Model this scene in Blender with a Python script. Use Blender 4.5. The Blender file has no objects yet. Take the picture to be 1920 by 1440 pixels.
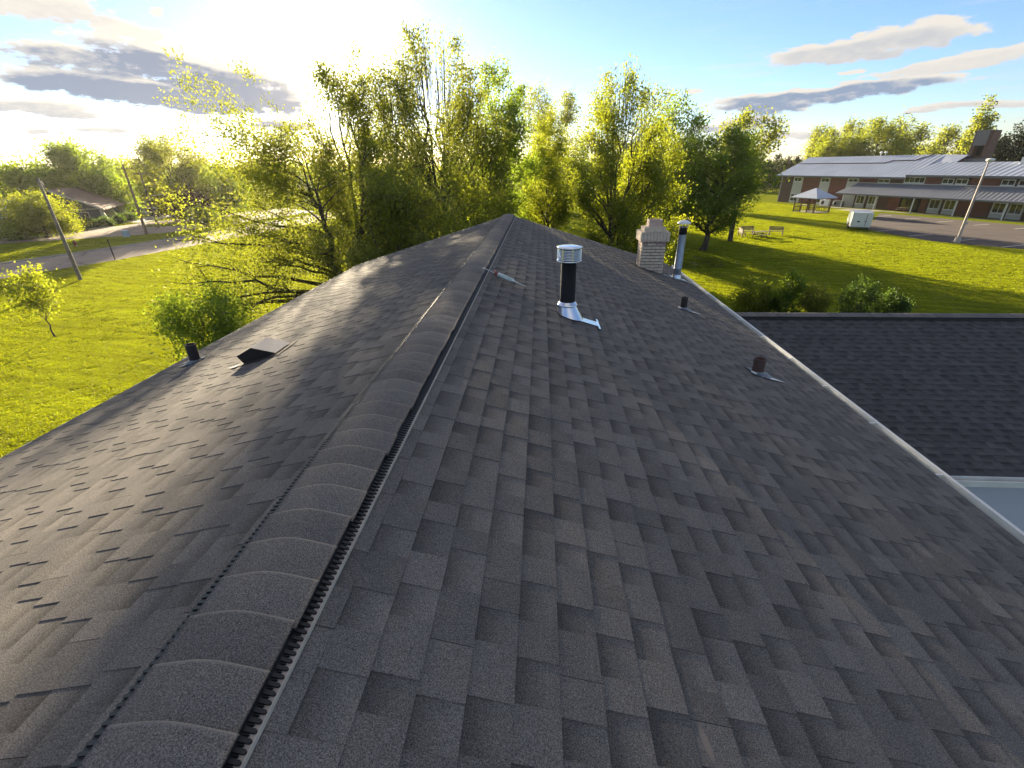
import bpy, math, random
import numpy as np
from mathutils import Matrix, Vector
R = math.radians
rng = np.random.default_rng(11)
random.seed(5)
scene = bpy.context.scene
col = scene.collection

# ------------------------------------------------------------------ camera
cam_data = bpy.data.cameras.new('camera'); cam = bpy.data.objects.new('camera', cam_data); col.objects.link(cam)
cam_data.sensor_width = 36.0; cam_data.lens = 851.0 / 1920 * 36
cam_data.clip_start = 0.05; cam_data.clip_end = 5000
def cam_matrix(yaw, pitch, roll, loc):
    p, r, y = R(pitch), R(roll), R(yaw)
    fw = np.array([math.sin(y)*math.cos(p), math.cos(y)*math.cos(p), -math.sin(p)])
    rt = np.array([math.cos(y), -math.sin(y), 0.0]); dn = np.cross(fw, rt)
    rt2 = math.cos(r)*rt + math.sin(r)*dn; dn2 = -math.sin(r)*rt + math.cos(r)*dn
    m = Matrix.Identity(4)
    for i in range(3):
        m[i][0] = rt2[i]; m[i][1] = -dn2[i]; m[i][2] = -fw[i]; m[i][3] = loc[i]
    return m
CAM = (0.025, 0.0, 8.5)
cam.matrix_world = cam_matrix(-3.679, 25.7, 0.8, CAM)
scene.camera = cam

# ------------------------------------------------------------------ light
SUN_AZ, SUN_EL = -21.3, 10.3
scene.view_settings.view_transform = 'Standard'; scene.view_settings.look = 'None'
scene.view_settings.gamma = 1.0; scene.view_settings.use_curve_mapping = False
scene.view_settings.exposure = 2.4
scene.cycles.use_denoising = True
scene.cycles.max_bounces = 8; scene.cycles.transparent_max_bounces = 6
scene.cycles.sample_clamp_indirect = 4.0
sd_ = Vector((math.sin(R(SUN_AZ))*math.cos(R(SUN_EL)), math.cos(R(SUN_AZ))*math.cos(R(SUN_EL)), math.sin(R(SUN_EL))))
sl = bpy.data.lights.new('sun', 'SUN'); sun = bpy.data.objects.new('sun', sl); col.objects.link(sun)
sl.energy = 5.0; sl.angle = R(0.6); sl.color = (1.0, 0.84, 0.58)
sun.rotation_euler = (-sd_).to_track_quat('-Z', 'Y').to_euler(); sun.location = (0, 0, 60)

world = bpy.data.worlds.new('World'); scene.world = world; world.use_nodes = True
wt = world.node_tree; wt.nodes.clear()

class NT:
    """tiny helper to write node graphs as expressions"""
    def __init__(s, t): s.t = t
    def n(s, typ, **kw):
        nd = s.t.nodes.new(typ)
        for k, v in kw.items(): setattr(nd, k, v)
        return nd
    def put(s, sock, v):
        if hasattr(v, 'is_linked') or isinstance(v, bpy.types.NodeSocket): s.t.links.new(v, sock)
        elif v is not None:
            if isinstance(v, (tuple, list)) and sock.type == 'RGBA' and len(v) == 3: v = (*v, 1)
            sock.default_value = v
    def m(s, op, a, b=None, c=None, clamp=False):
        nd = s.n('ShaderNodeMath', operation=op); nd.use_clamp = clamp
        s.put(nd.inputs[0], a)
        if b is not None: s.put(nd.inputs[1], b)
        if c is not None: s.put(nd.inputs[2], c)
        return nd.outputs[0]
    def vm(s, op, a, b=None, out=0):
        nd = s.n('ShaderNodeVectorMath', operation=op); s.put(nd.inputs[0], a)
        if b is not None: s.put(nd.inputs[1], b)
        return nd.outputs[out]
    def ss(s, x, lo, hi, a=0.0, b=1.0):
        nd = s.n('ShaderNodeMapRange', interpolation_type='SMOOTHSTEP'); nd.clamp = True
        s.put(nd.inputs[0], x); nd.inputs[1].default_value = lo; nd.inputs[2].default_value = hi
        nd.inputs[3].default_value = a; nd.inputs[4].default_value = b
        return nd.outputs[0]
    def lin(s, x, lo, hi, a=0.0, b=1.0):
        nd = s.n('ShaderNodeMapRange'); nd.clamp = True
        s.put(nd.inputs[0], x); nd.inputs[1].default_value = lo; nd.inputs[2].default_value = hi
        nd.inputs[3].default_value = a; nd.inputs[4].default_value = b
        return nd.outputs[0]
    def mix(s, f, a, b, blend='MIX'):
        nd = s.n('ShaderNodeMix', data_type='RGBA', blend_type=blend)
        s.put(nd.inputs['Factor'], f); s.put(nd.inputs[6], a); s.put(nd.inputs[7], b)
        return nd.outputs[2]
    def noise(s, vec, scale, detail=4, rough=0.5, dim='3D', out=0):
        nd = s.n('ShaderNodeTexNoise', noise_dimensions=dim)
        if vec is not None: s.put(nd.inputs['Vector'], vec)
        nd.inputs['Scale'].default_value = scale; nd.inputs['Detail'].default_value = detail
        nd.inputs['Roughness'].default_value = rough
        return nd.outputs[out]
    def xyz(s, x, y, z=0.0):
        nd = s.n('ShaderNodeCombineXYZ'); s.put(nd.inputs[0], x); s.put(nd.inputs[1], y); s.put(nd.inputs[2], z)
        return nd.outputs[0]
    def sep(s, v):
        nd = s.n('ShaderNodeSeparateXYZ'); s.put(nd.inputs[0], v); return nd.outputs

w = NT(wt)
sky = w.n('ShaderNodeTexSky', sky_type='NISHITA'); sky.sun_disc = False
sky.sun_elevation = R(SUN_EL); sky.sun_rotation = R(SUN_AZ); sky.altitude = 200
sky.air_density = 1.0; sky.dust_density = 0.15; sky.ozone_density = 2.4
SKY_STRENGTH = 0.05
dirv = w.n('ShaderNodeTexCoord').outputs['Generated']
X, Y, Z = w.sep(dirv)
az = w.m('MULTIPLY', w.m('ARCTAN2', X, Y), 57.2958)
el = w.m('MULTIPLY', w.m('ARCSINE', Z), 57.2958)
# clouds: long soft banks given by bearing and height above the horizon, torn by noise
ae = w.xyz(w.m('MULTIPLY', az, 0.30), el, 0.0)
n1 = w.noise(ae, 0.42, 6, 0.6)
n2 = w.noise(w.xyz(w.m('MULTIPLY', az, 0.16), w.m('MULTIPLY', el, 1.0), 7.3), 0.75, 7, 0.62)
n3 = w.noise(w.xyz(w.m('MULTIPLY', az, 0.42), w.m('MULTIPLY', el, 1.0), 3.1), 1.5, 8, 0.62)
warp = w.m('MULTIPLY', w.m('SUBTRACT', n1, 0.5), 1.9)
elw = w.m('ADD', el, warp)
azw = w.m('ADD', az, w.m('MULTIPLY', w.m('SUBTRACT', n2, 0.5), 7.0))
CLOUDS = [  # az0, el0, az1, el1, half thickness, darkness
    (21.5, 8.6, 37.5, 9.3, 0.95, 0.35), (27.5, 9.0, 36.0, 9.2, 1.15, 0.4),
    (17.0, 5.1, 37.5, 6.0, 0.75, 1.0), (19.0, 4.9, 27.0, 5.2, 1.0, 1.0), (29.0, 6.5, 41.0, 7.5, 0.5, 0.15),
    (14.0, 6.6, 15.6, 6.6, 0.28, 0.0), (28.0, 9.95, 29.4, 10.0, 0.28, 0.0), (27.6, 7.1, 29.3, 7.2, 0.25, 0.0),
    (33.0, 4.0, 42.0, 3.9, 0.35, 0.3), (15.0, 3.3, 24.0, 3.5, 0.6, 0.75), (22.0, 2.4, 30.0, 2.3, 0.3, 0.3),
    (-48.0, 8.6, -36.0, 8.0, 1.0, 0.9), (-42.5, 9.8, -24.0, 6.5, 1.35, 1.3), (-47.5, 7.0, -24.6, 5.6, 1.25, 1.25), (-35.0, 7.4, -23.5, 5.6, 1.25, 1.3),
    (-49.0, 4.7, -41.0, 4.6, 0.45, 0.5), (-46.5, 2.9, -44.5, 2.8, 0.25, 0.5), (-43.5, 3.0, -39.5, 3.3, 0.3, 0.5),
    (-30.0, 4.0, -24.5, 4.0, 0.4, 0.9), (-50.0, 11.0, -38.0, 11.6, 0.9, 0.25), (-41.0, 10.9, -34.0, 10.3, 0.6, 0.05),
    (-36.0, 12.0, -34.4, 12.2, 0.3, 0.0), (50.0, 6.0, 75.0, 8.0, 1.5, 0.7), (-80.0, 9.0, -55.0, 7.0, 1.8, 0.9),
    (100.0, 14.0, 150.0, 10.0, 3.0, 0.6), (-150.0, 12.0, -105.0, 17.0, 3.0, 0.6),
]
dens = None; dark = None
for a0, e0, a1, e1, th, dk in CLOUDS:
    hl = max(0.5*math.hypot(a1-a0, e1-e0), 0.4); ang = math.atan2(e1-e0, a1-a0)
    dx = w.m('SUBTRACT', azw, (a0+a1)/2); dy = w.m('SUBTRACT', elw, (e0+e1)/2)
    u_ = w.m('ABSOLUTE', w.m('ADD', w.m('MULTIPLY', dx, math.cos(ang)), w.m('MULTIPLY', dy, math.sin(ang))))
    v_ = w.m('SUBTRACT', w.m('MULTIPLY', dy, math.cos(ang)), w.m('MULTIPLY', dx, math.sin(ang)))
    uu = w.m('DIVIDE', u_, hl); vv = w.m('DIVIDE', v_, th)
    d_ = w.m('SUBTRACT', 1.0, w.m('ADD', w.m('POWER', uu, 3.0), w.m('MULTIPLY', vv, vv)))
    sh = w.m('MULTIPLY', w.ss(w.m('SUBTRACT', w.m('MULTIPLY', d_, 0.9), w.m('MULTIPLY', vv, 0.62)), 0.1, 0.75), dk)
    dens = d_ if dens is None else w.m('SMOOTH_MAX', dens, d_, 0.3)
    dark = sh if dark is None else w.m('MAXIMUM', dark, sh)
tear = w.m('ADD', w.m('MULTIPLY', w.m('SUBTRACT', n2, 0.5), 1.7), w.m('MULTIPLY', w.m('SUBTRACT', n3, 0.5), 2.6))
cov = w.ss(w.m('ADD', dens, tear), -0.15, 0.42)
dark = w.m('MULTIPLY', dark, w.ss(w.m('ADD', n3, w.m('MULTIPLY', n2, 0.6)), 0.55, 0.95, 0.45, 1.1))
streak = w.noise(w.xyz(w.m('MULTIPLY', az, 0.05), w.m('MULTIPLY', el, 0.55), 2.0), 1.6, 5, 0.6)
lowmask = w.m('MULTIPLY', w.ss(el, 0.3, 2.5), w.ss(el, 4.5, 13.0, 1.0, 0.25))
thin = w.m('MULTIPLY', w.m('MULTIPLY', w.ss(streak, 0.50, 0.72), lowmask), 0.45)
cosun = w.vm('DOT_PRODUCT', dirv, tuple(sd_), out=1)
angs = w.m('MULTIPLY', w.m('ARCCOSINE', w.m('MINIMUM', cosun, 1.0)), 57.2958)
near_sun = w.m('EXPONENT', w.m('MULTIPLY', angs, -1/22.0))
cl_light = w.mix(near_sun, (0.90, 0.86, 0.80), (1.25, 1.14, 0.95))
cl_dark = w.mix(near_sun, (0.33, 0.43, 0.60), (0.30, 0.33, 0.44))
cl_soft = w.m('MULTIPLY', w.m('ADD', 0.72, w.m('MULTIPLY', n2, 0.56)), 1.0)
cl = w.mix(w.m('MULTIPLY', dark, cl_soft, clamp=True), cl_light, cl_dark)
EXPF = 2 ** scene.view_settings.exposure
cl = w.vm('SCALE', cl, None); cl.node.inputs['Scale'].default_value = 0.95 / EXPF
base = w.vm('SCALE', sky.outputs[0], None); base.node.inputs['Scale'].default_value = SKY_STRENGTH
# bright aureole of hazy air round the low sun
g1 = w.m('MULTIPLY', w.m('EXPONENT', w.m('MULTIPLY', w.m('POWER', w.m('DIVIDE', angs, 4.9), 2.0), -1.0)), 2.2 / EXPF)
g2 = w.m('MULTIPLY', w.m('EXPONENT', w.m('DIVIDE', angs, -8.0)), 0.16 / EXPF)
glow = w.m('MULTIPLY', w.m('ADD', g1, g2), w.m('SUBTRACT', 1.0, w.m('MULTIPLY', cov, 0.72)))
gv = w.vm('SCALE', (1.0, 0.86, 0.62), None); w.put(gv.node.inputs['Scale'], glow)
base = w.vm('MULTIPLY', base, (0.72, 0.76, 0.94))
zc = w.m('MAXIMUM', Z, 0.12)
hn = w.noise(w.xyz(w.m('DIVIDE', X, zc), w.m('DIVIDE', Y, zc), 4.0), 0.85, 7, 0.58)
cov_high = w.m('MULTIPLY', w.ss(hn, 0.46, 0.64), w.ss(el, 17.0, 28.0))  # unseen overhead cloud, added to lift and neutralise the ambient light
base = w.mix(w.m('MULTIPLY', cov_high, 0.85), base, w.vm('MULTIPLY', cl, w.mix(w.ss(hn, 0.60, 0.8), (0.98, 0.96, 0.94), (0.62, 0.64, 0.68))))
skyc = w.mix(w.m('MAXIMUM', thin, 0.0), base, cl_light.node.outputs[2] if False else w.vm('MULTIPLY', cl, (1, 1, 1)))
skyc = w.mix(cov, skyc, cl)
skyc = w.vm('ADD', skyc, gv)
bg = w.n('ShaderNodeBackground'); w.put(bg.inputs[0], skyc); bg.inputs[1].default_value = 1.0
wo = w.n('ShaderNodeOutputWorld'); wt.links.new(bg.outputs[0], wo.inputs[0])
world.cycles.sampling_method = 'MANUAL'; world.cycles.sample_map_resolution = 512

# ------------------------------------------------------------------ helpers
ORG = {}
def setp(o, label=None, cat=None, group=None, kind=None):
    if label: o['label'] = label
    if cat: o['category'] = cat
    if group: o['group'] = group
    if kind: o['kind'] = kind
    return o
def thing(name, label, cat, loc=(0, 0, 0), rz=0.0, group=None):
    o = bpy.data.objects.new(name, None); col.objects.link(o); o.empty_display_size = 0.3
    o.location = loc; o.rotation_euler = (0, 0, rz)
    return setp(o, label, cat, group)
def link_obj(name, me, parent=None, matrix=None):
    o = bpy.data.objects.new(name, me); col.objects.link(o)
    if parent is not None: o.parent = parent
    if matrix is not None: o.matrix_local = matrix
    return o
def np_mesh(name, V, F, mats, mi=None, smooth=False, fattr=None, uv=None):
    """V (n,3); F (m,k) array of one face size, or a list of such arrays"""
    Fs = F if isinstance(F, list) else [F]
    me = bpy.data.meshes.new(name)
    V = np.asarray(V, np.float32); nl = sum(f.size for f in Fs); nf = sum(len(f) for f in Fs)
    me.vertices.add(len(V)); me.vertices.foreach_set('co', V.ravel())
    me.loops.add(nl); me.polygons.add(nf)
    me.loops.foreach_set('vertex_index', np.concatenate([np.asarray(f, np.int32).ravel() for f in Fs]))
    tot = np.concatenate([np.full(len(f), f.shape[1], np.int32) for f in Fs])
    st = np.concatenate([[0], np.cumsum(tot)[:-1]]).astype(np.int32)
    me.polygons.foreach_set('loop_start', st)
    try: me.polygons.foreach_set('loop_total', tot)
    except Exception: pass
    for m in mats: me.materials.append(m)
    if mi is not None: me.polygons.foreach_set('material_index', np.asarray(mi, np.int32))
    me.polygons.foreach_set('use_smooth', np.full(nf, bool(smooth)))
    if fattr:
        for k, a in fattr.items():
            at = me.attributes.new(k, 'FLOAT', 'FACE'); at.data.foreach_set('value', np.asarray(a, np.float32))
    if uv is not None:
        l = me.uv_layers.new(name='UVMap'); l.data.foreach_set('uv', np.asarray(uv, np.float32).ravel())
    me.update(calc_edges=True)
    return me
class MB:
    def __init__(s): s.v = []; s.f = []; s.m = []; s.sm = []
    def add(s, vs, fs, mi=0, sm=False):
        b = len(s.v); s.v.extend([tuple(map(float, p)) for p in vs])
        for f in fs: s.f.append([b+i for i in f]); s.m.append(mi); s.sm.append(sm)
        return s
    def box(s, c, d, rz=0.0, mi=0, M=None):
        x, y, z = d[0]/2, d[1]/2, d[2]/2
        vs = [Vector((i*x, j*y, k*z)) for k in (-1, 1) for j in (-1, 1) for i in (-1, 1)]
        T = Matrix.Translation(c) @ Matrix.Rotation(rz, 4, 'Z') if M is None else M @ Matrix.Translation(c)
        vs = [T @ p for p in vs]
        return s.add(vs, [(0, 2, 3, 1), (4, 5, 7, 6), (0, 1, 5, 4), (2, 6, 7, 3), (0, 4, 6, 2), (1, 3, 7, 5)], mi)
    def prism(s, poly, ext, mi=0):
        """poly: 3D points, ext: extrusion vector"""
        n = len(poly); p = [Vector(q) for q in poly]; q = [a + Vector(ext) for a in p]
        return s.add(p+q, [tuple(range(n))[::-1], tuple(range(n, 2*n))] + [(i, (i+1) % n, n+(i+1) % n, n+i) for i in range(n)], mi)
    def lathe(s, prof, c=(0, 0, 0), n=24, mi=0, M=None, caps=(False, False), sm=True):
        """prof: list of (r,z)"""
        vs = []; fs = []
        for r, z in prof:
            for k in range(n):
                a = 2*math.pi*k/n; vs.append(Vector((r*math.cos(a), r*math.sin(a), z)))
        T = (M if M is not None else Matrix.Identity(4)) @ Matrix.Translation(c)
        vs = [T @ p for p in vs]
        for i in range(len(prof)-1):
            for k in range(n):
                k2 = (k+1) % n; fs.append((i*n+k, i*n+k2, (i+1)*n+k2, (i+1)*n+k))
        s.add(vs, fs, mi, sm); b = len(s.v)-len(vs)
        if caps[0]: s.f.append([b+k for k in range(n)][::-1]); s.m.append(mi); s.sm.append(False)
        if caps[1]: s.f.append([b+(len(prof)-1)*n+k for k in range(n)]); s.m.append(mi); s.sm.append(False)
        return s
    def tube(s, path, rad, n=8, mi=0, caps=True):
        P = [Vector(p) for p in path]; rad = rad if hasattr(rad, '__len__') else [rad]*len(P)
        vs = []; up = Vector((0, 0, 1))
        for i, p in enumerate(P):
            t = (P[min(i+1, len(P)-1)] - P[max(i-1, 0)]).normalized()
            a = t.cross(up) if abs(t.z) < 0.95 else t.cross(Vector((1, 0, 0)))
            a.normalize(); b = t.cross(a)
            for k in range(n):
                an = 2*math.pi*k/n; vs.append(p + (a*math.cos(an)+b*math.sin(an))*rad[i])
        fs = [(i*n+k, i*n+(k+1) % n, (i+1)*n+(k+1) % n, (i+1)*n+k) for i in range(len(P)-1) for k in range(n)]
        if caps: fs += [tuple(range(n))[::-1], tuple((len(P)-1)*n+k for k in range(n))]
        return s.add(vs, fs, mi, True)
    def mesh(s, name, mats, off=(0, 0, 0)):
        me = bpy.data.meshes.new(name)
        me.from_pydata([(a-off[0], b-off[1], c-off[2]) for a, b, c in s.v], [], s.f)
        for m in mats: me.materials.append(m)
        me.polygons.foreach_set('material_index', s.m); me.polygons.foreach_set('use_smooth', s.sm)
        me.update(); return me
    def build(s, name, mats, parent=None, off=(0, 0, 0), **kw):
        if not isinstance(mats, (list, tuple)): mats = [mats]
        o = link_obj(name, s.mesh(name, mats, off), parent)
        return setp(o, **kw)
def copy_thing(root, loc, rz, label, group=None):
    def cp(o, par):
        c = o.copy(); col.objects.link(c); c.parent = par
        if par is not None: c.matrix_parent_inverse = o.matrix_parent_inverse.copy()
        for ch in list(o.children): cp(ch, c)
        return c
    r = cp(root, None); r.location = loc; r.rotation_euler = (0, 0, rz); r['label'] = label
    if group: r['group'] = group
    return r

# ------------------------------------------------------------------ materials
def mat(name):
    m = bpy.data.materials.new(name); m.use_nodes = True; t = m.node_tree; t.nodes.clear()
    return m, NT(t)
def out(nt, sh):
    o = nt.n('ShaderNodeOutputMaterial'); nt.t.links.new(sh, o.inputs[0])
def pbsdf(nt, c, rough=0.6, metal=0.0, spec=0.5, bump=None, bs=0.3, bd=0.01):
    p = nt.n('ShaderNodeBsdfPrincipled'); nt.put(p.inputs['Base Color'], c); nt.put(p.inputs['Roughness'], rough)
    nt.put(p.inputs['Metallic'], metal); p.inputs['Specular IOR Level'].default_value = spec
    if bump is not None:
        b = nt.n('ShaderNodeBump'); b.inputs['Strength'].default_value = bs; b.inputs['Distance'].default_value = bd
        nt.put(b.inputs['Height'], bump); nt.put(p.inputs['Normal'], b.outputs[0])
    return p.outputs[0]
def simple(name, c, rough=0.6, metal=0.0, var=0.25, scale=6.0, spec=0.5, bump=0.0, bd=0.004, c2=None, detail=5):
    m, nt = mat(name); pos = nt.n('ShaderNodeNewGeometry').outputs['Position']
    f = nt.noise(pos, scale, detail, 0.6)
    f = nt.lin(f, 0.3, 0.7)
    c2 = c2 or tuple(x*(1-var) for x in c)
    cc = nt.mix(f, c, c2)
    out(nt, pbsdf(nt, cc, rough, metal, spec, nt.noise(pos, scale*6, 4) if bump else None, bump, bd))
    return m

def shingle_material(name, tint=(1, 1, 1), k=1.0):
    m, nt = mat(name); pos = nt.n('ShaderNodeNewGeometry').outputs['Position']
    seg = nt.n('ShaderNodeAttribute', attribute_name='seg').outputs['Fac']
    tab = nt.n('ShaderNodeAttribute', attribute_name='tab').outputs['Fac']
    uvn = nt.n('ShaderNodeTexCoord').outputs['UV']; u, v, _ = nt.sep(uvn)
    rnd = nt.n('ShaderNodeObjectInfo').outputs['Random']
    gran = nt.noise(pos, 620, 2, 0.7); gran2 = nt.noise(pos, 240, 3, 0.75)
    wear = nt.noise(pos, 0.9, 5, 0.6); mott = nt.noise(pos, 7, 4, 0.6)
    # printed band and painted lip shade on the recessed layer, fading down the exposure
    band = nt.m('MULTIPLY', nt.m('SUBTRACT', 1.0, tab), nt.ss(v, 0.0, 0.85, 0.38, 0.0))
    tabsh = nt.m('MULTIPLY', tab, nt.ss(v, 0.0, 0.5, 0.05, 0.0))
    base = nt.mix(seg, (0.092, 0.086, 0.082), (0.138, 0.127, 0.118))
    base = nt.mix(nt.lin(mott, 0.35, 0.7, 0, 0.18), base, (0.185, 0.152, 0.122))
    base = nt.mix(nt.lin(wear, 0.4, 0.7, 0, 0.22), base, (0.104, 0.098, 0.093))
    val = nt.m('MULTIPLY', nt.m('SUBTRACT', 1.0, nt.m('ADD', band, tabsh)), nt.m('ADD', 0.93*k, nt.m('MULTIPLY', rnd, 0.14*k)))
    g = nt.m('MULTIPLY', nt.lin(gran, 0.32, 0.68, 0.25, 1.95), nt.lin(gran2, 0.34, 0.66, 0.42, 1.65))
    val = nt.m('MULTIPLY', val, g)
    # the odd pale granule and scuff
    fleck = nt.ss(nt.noise(pos, 330, 1, 0.5), 0.74, 0.79)
    sc = nt.vm('SCALE', base, None); nt.put(sc.node.inputs['Scale'], val)
    cc = nt.vm('MULTIPLY', sc, tint)
    cc = nt.mix(nt.m('MULTIPLY', fleck, 0.5), cc, (0.30, 0.29, 0.27))
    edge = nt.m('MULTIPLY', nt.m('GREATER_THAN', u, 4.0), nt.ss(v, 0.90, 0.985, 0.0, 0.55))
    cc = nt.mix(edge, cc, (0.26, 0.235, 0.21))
    # a dried smear near the bottom of the right slope
    d = nt.vm('SUBTRACT', pos, (0.552, 0.805, 6.90)); dx, dy, dz = nt.sep(d)
    smear = nt.m('ADD', nt.m('POWER', nt.m('DIVIDE', nt.m('ADD', dx, nt.m('MULTIPLY', dy, 0.15)), 0.013), 2.0), nt.m('POWER', nt.m('DIVIDE', dy, 0.05), 2.0))
    sm = nt.m('MULTIPLY', nt.ss(nt.m('ADD', smear, nt.m('MULTIPLY', nt.m('SUBTRACT', gran2, 0.5), 2.0)), 0.3, 1.3, 0.65, 0.0), nt.m('LESS_THAN', nt.m('ABSOLUTE', dz), 0.5))
    cc = nt.mix(sm, cc, (0.24, 0.19, 0.16))
    out(nt, pbsdf(nt, cc, 0.95, 0.0, 0.10, nt.m('ADD', gran, nt.m('MULTIPLY', gran2, 0.8)), 0.55, 0.0018))
    return m
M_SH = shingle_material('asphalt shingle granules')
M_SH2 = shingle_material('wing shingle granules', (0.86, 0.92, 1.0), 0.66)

def leaf_material(name, c_ref, c_tr, c_ref2, c_tr2, tr=0.55, mow=False):
    m, nt = mat(name)
    r = nt.n('ShaderNodeAttribute', attribute_name='rnd').outputs['Fac']
    a = nt.mix(r, c_ref, c_ref2); b = nt.mix(r, c_tr, c_tr2)
    if mow:
        pos = nt.n('ShaderNodeNewGeometry').outputs['Position']; x, y, z = nt.sep(pos)
        wob = nt.m('MULTIPLY', nt.noise(pos, 0.07, 3, 0.5), 5.0); ln = nt.m('ADD', nt.m('MULTIPLY', x, 0.28), y)
        st = nt.m('SINE', nt.m('MULTIPLY', nt.m('ADD', ln, wob), 5.6)); st2 = nt.noise(nt.xyz(nt.m('MULTIPLY', x, 0.12), nt.m('ADD', ln, wob), 0.0), 1.6, 4, 0.65)
        pat = nt.noise(pos, 0.22, 4, 0.6); f = nt.m('ADD', nt.m('ADD', nt.m('MULTIPLY', st, 0.07), nt.lin(st2, 0.3, 0.7, 0.72, 1.25)), nt.lin(pat, 0.3, 0.7, -0.12, 0.12))
        a1 = nt.vm('SCALE', a, None); nt.put(a1.node.inputs['Scale'], f); b1 = nt.vm('SCALE', b, None); nt.put(b1.node.inputs['Scale'], f); a, b = a1, b1
    d = nt.n('ShaderNodeBsdfDiffuse'); nt.put(d.inputs[0], a)
    t = nt.n('ShaderNodeBsdfTranslucent'); nt.put(t.inputs[0], b)
    g = nt.n('ShaderNodeBsdfGlossy'); g.inputs['Roughness'].default_value = 0.45; nt.put(g.inputs[0], (0.6, 0.6, 0.55, 1))
    s1 = nt.n('ShaderNodeMixShader'); s1.inputs[0].default_value = tr
    nt.t.links.new(d.outputs[0], s1.inputs[1]); nt.t.links.new(t.outputs[0], s1.inputs[2])
    s2 = nt.n('ShaderNodeMixShader'); s2.inputs[0].default_value = 0.035
    nt.t.links.new(s1.outputs[0], s2.inputs[1]); nt.t.links.new(g.outputs[0], s2.inputs[2])
    out(nt, s2.outputs[0]); return m
LEAF = dict(
    yellow=leaf_material('young yellow green leaf', (0.125, 0.150, 0.018), (0.430, 0.440, 0.020), (0.085, 0.130, 0.016), (0.270, 0.340, 0.018)),
    olive=leaf_material('olive leaf', (0.112, 0.138, 0.026), (0.385, 0.395, 0.032), (0.080, 0.112, 0.024), (0.270, 0.315, 0.032)),
    mid=leaf_material('mid green leaf', (0.084, 0.133, 0.020), (0.340, 0.442, 0.025), (0.063, 0.105, 0.017), (0.238, 0.340, 0.025)),
    dark=leaf_material('dark green leaf', (0.054, 0.090, 0.019), (0.130, 0.208, 0.023), (0.036, 0.066, 0.017), (0.091, 0.156, 0.019)),
    conifer=leaf_material('conifer needle', (0.030, 0.048, 0.018), (0.03, 0.05, 0.015), (0.02, 0.034, 0.014), (0.03, 0.04, 0.012), 0.25),
    purple=leaf_material('purple leaf', (0.055, 0.022, 0.022), (0.10, 0.025, 0.02), (0.035, 0.018, 0.018), (0.06, 0.02, 0.02)),
    grass=leaf_material('grass blade', (0.155, 0.180, 0.010), (0.66, 0.68, 0.008), (0.110, 0.150, 0.008), (0.48, 0.56, 0.006), 0.5, True),
)
M_BARK = simple('bark', (0.085, 0.060, 0.045), 0.9, var=0.5, scale=9, bump=0.6, bd=0.02)
M_WOODPOLE = simple('weathered pole wood', (0.16, 0.105, 0.07), 0.85, var=0.4, scale=5)
M_GALV = simple('galvanised steel', (0.62, 0.64, 0.68), 0.28, 0.9, var=0.18, scale=14)
M_BRIGHT = simple('bright new sheet metal', (0.82, 0.86, 0.92), 0.22, 0.85, var=0.08, scale=30)
M_FLUE = simple('dull galvanised flue', (0.30, 0.34, 0.40), 0.45, 0.6, var=0.3, scale=8)
M_BLACKPIPE = simple('black pipe coating', (0.010, 0.010, 0.011), 0.75, 0.0, var=0.5, scale=20, spec=0.3)
M_PLASTIC = simple('black vent plastic', (0.012, 0.012, 0.012), 0.55, var=0.3, scale=20)
M_FLANGE = simple('vent flange', (0.52, 0.46, 0.40), 0.6, var=0.3, scale=15)
M_RUST = simple('rusty iron', (0.095, 0.048, 0.036), 0.9, 0.0, scale=18, c2=(0.055, 0.034, 0.029), bump=0.4)
M_DARKIRON = simple('dark iron pipe', (0.030, 0.024, 0.024), 0.9, 0.0, var=0.4, scale=18)
M_VENTTAN = simple('dull tan grey metal', (0.33, 0.31, 0.30), 0.9, 0.0, var=0.15, scale=20)
M_LEAD = simple('lead flashing', (0.20, 0.22, 0.24), 0.55, 0.3, var=0.5, scale=12)
M_WHITE = simple('white painted metal', (0.72, 0.71, 0.66), 0.45, var=0.2, scale=3)
M_GUTTER = simple('gutter inside', (0.30, 0.34, 0.20), 0.7, scale=4, c2=(0.55, 0.55, 0.48))
M_PAINTBRICK = simple('white painted brick', (0.60, 0.50, 0.39), 0.85, scale=12, c2=(0.44, 0.35, 0.27), bump=0.5, bd=0.005)
M_REDSTAIN = simple('peeled red brick', (0.30, 0.09, 0.07), 0.9, scale=25, c2=(0.55, 0.48, 0.44))
M_CLAY = simple('clay flue tile', (0.52, 0.38, 0.32), 0.85, var=0.25, scale=12)
M_MORTAR = simple('mortar', (0.14, 0.13, 0.12), 0.95, var=0.3, scale=20)
M_SIDING = simple('pale grey siding', (0.47, 0.48, 0.53), 0.55, var=0.06, scale=1.5)
M_WALLPALE = simple('cream wall', (0.50, 0.47, 0.42), 0.8, var=0.1, scale=1)
M_GLASS = simple('window glass', (0.02, 0.025, 0.03), 0.06, var=0.2, scale=1, spec=0.8)
M_DARK = simple('dark opening', (0.012, 0.011, 0.011), 0.9, var=0.2)

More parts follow.
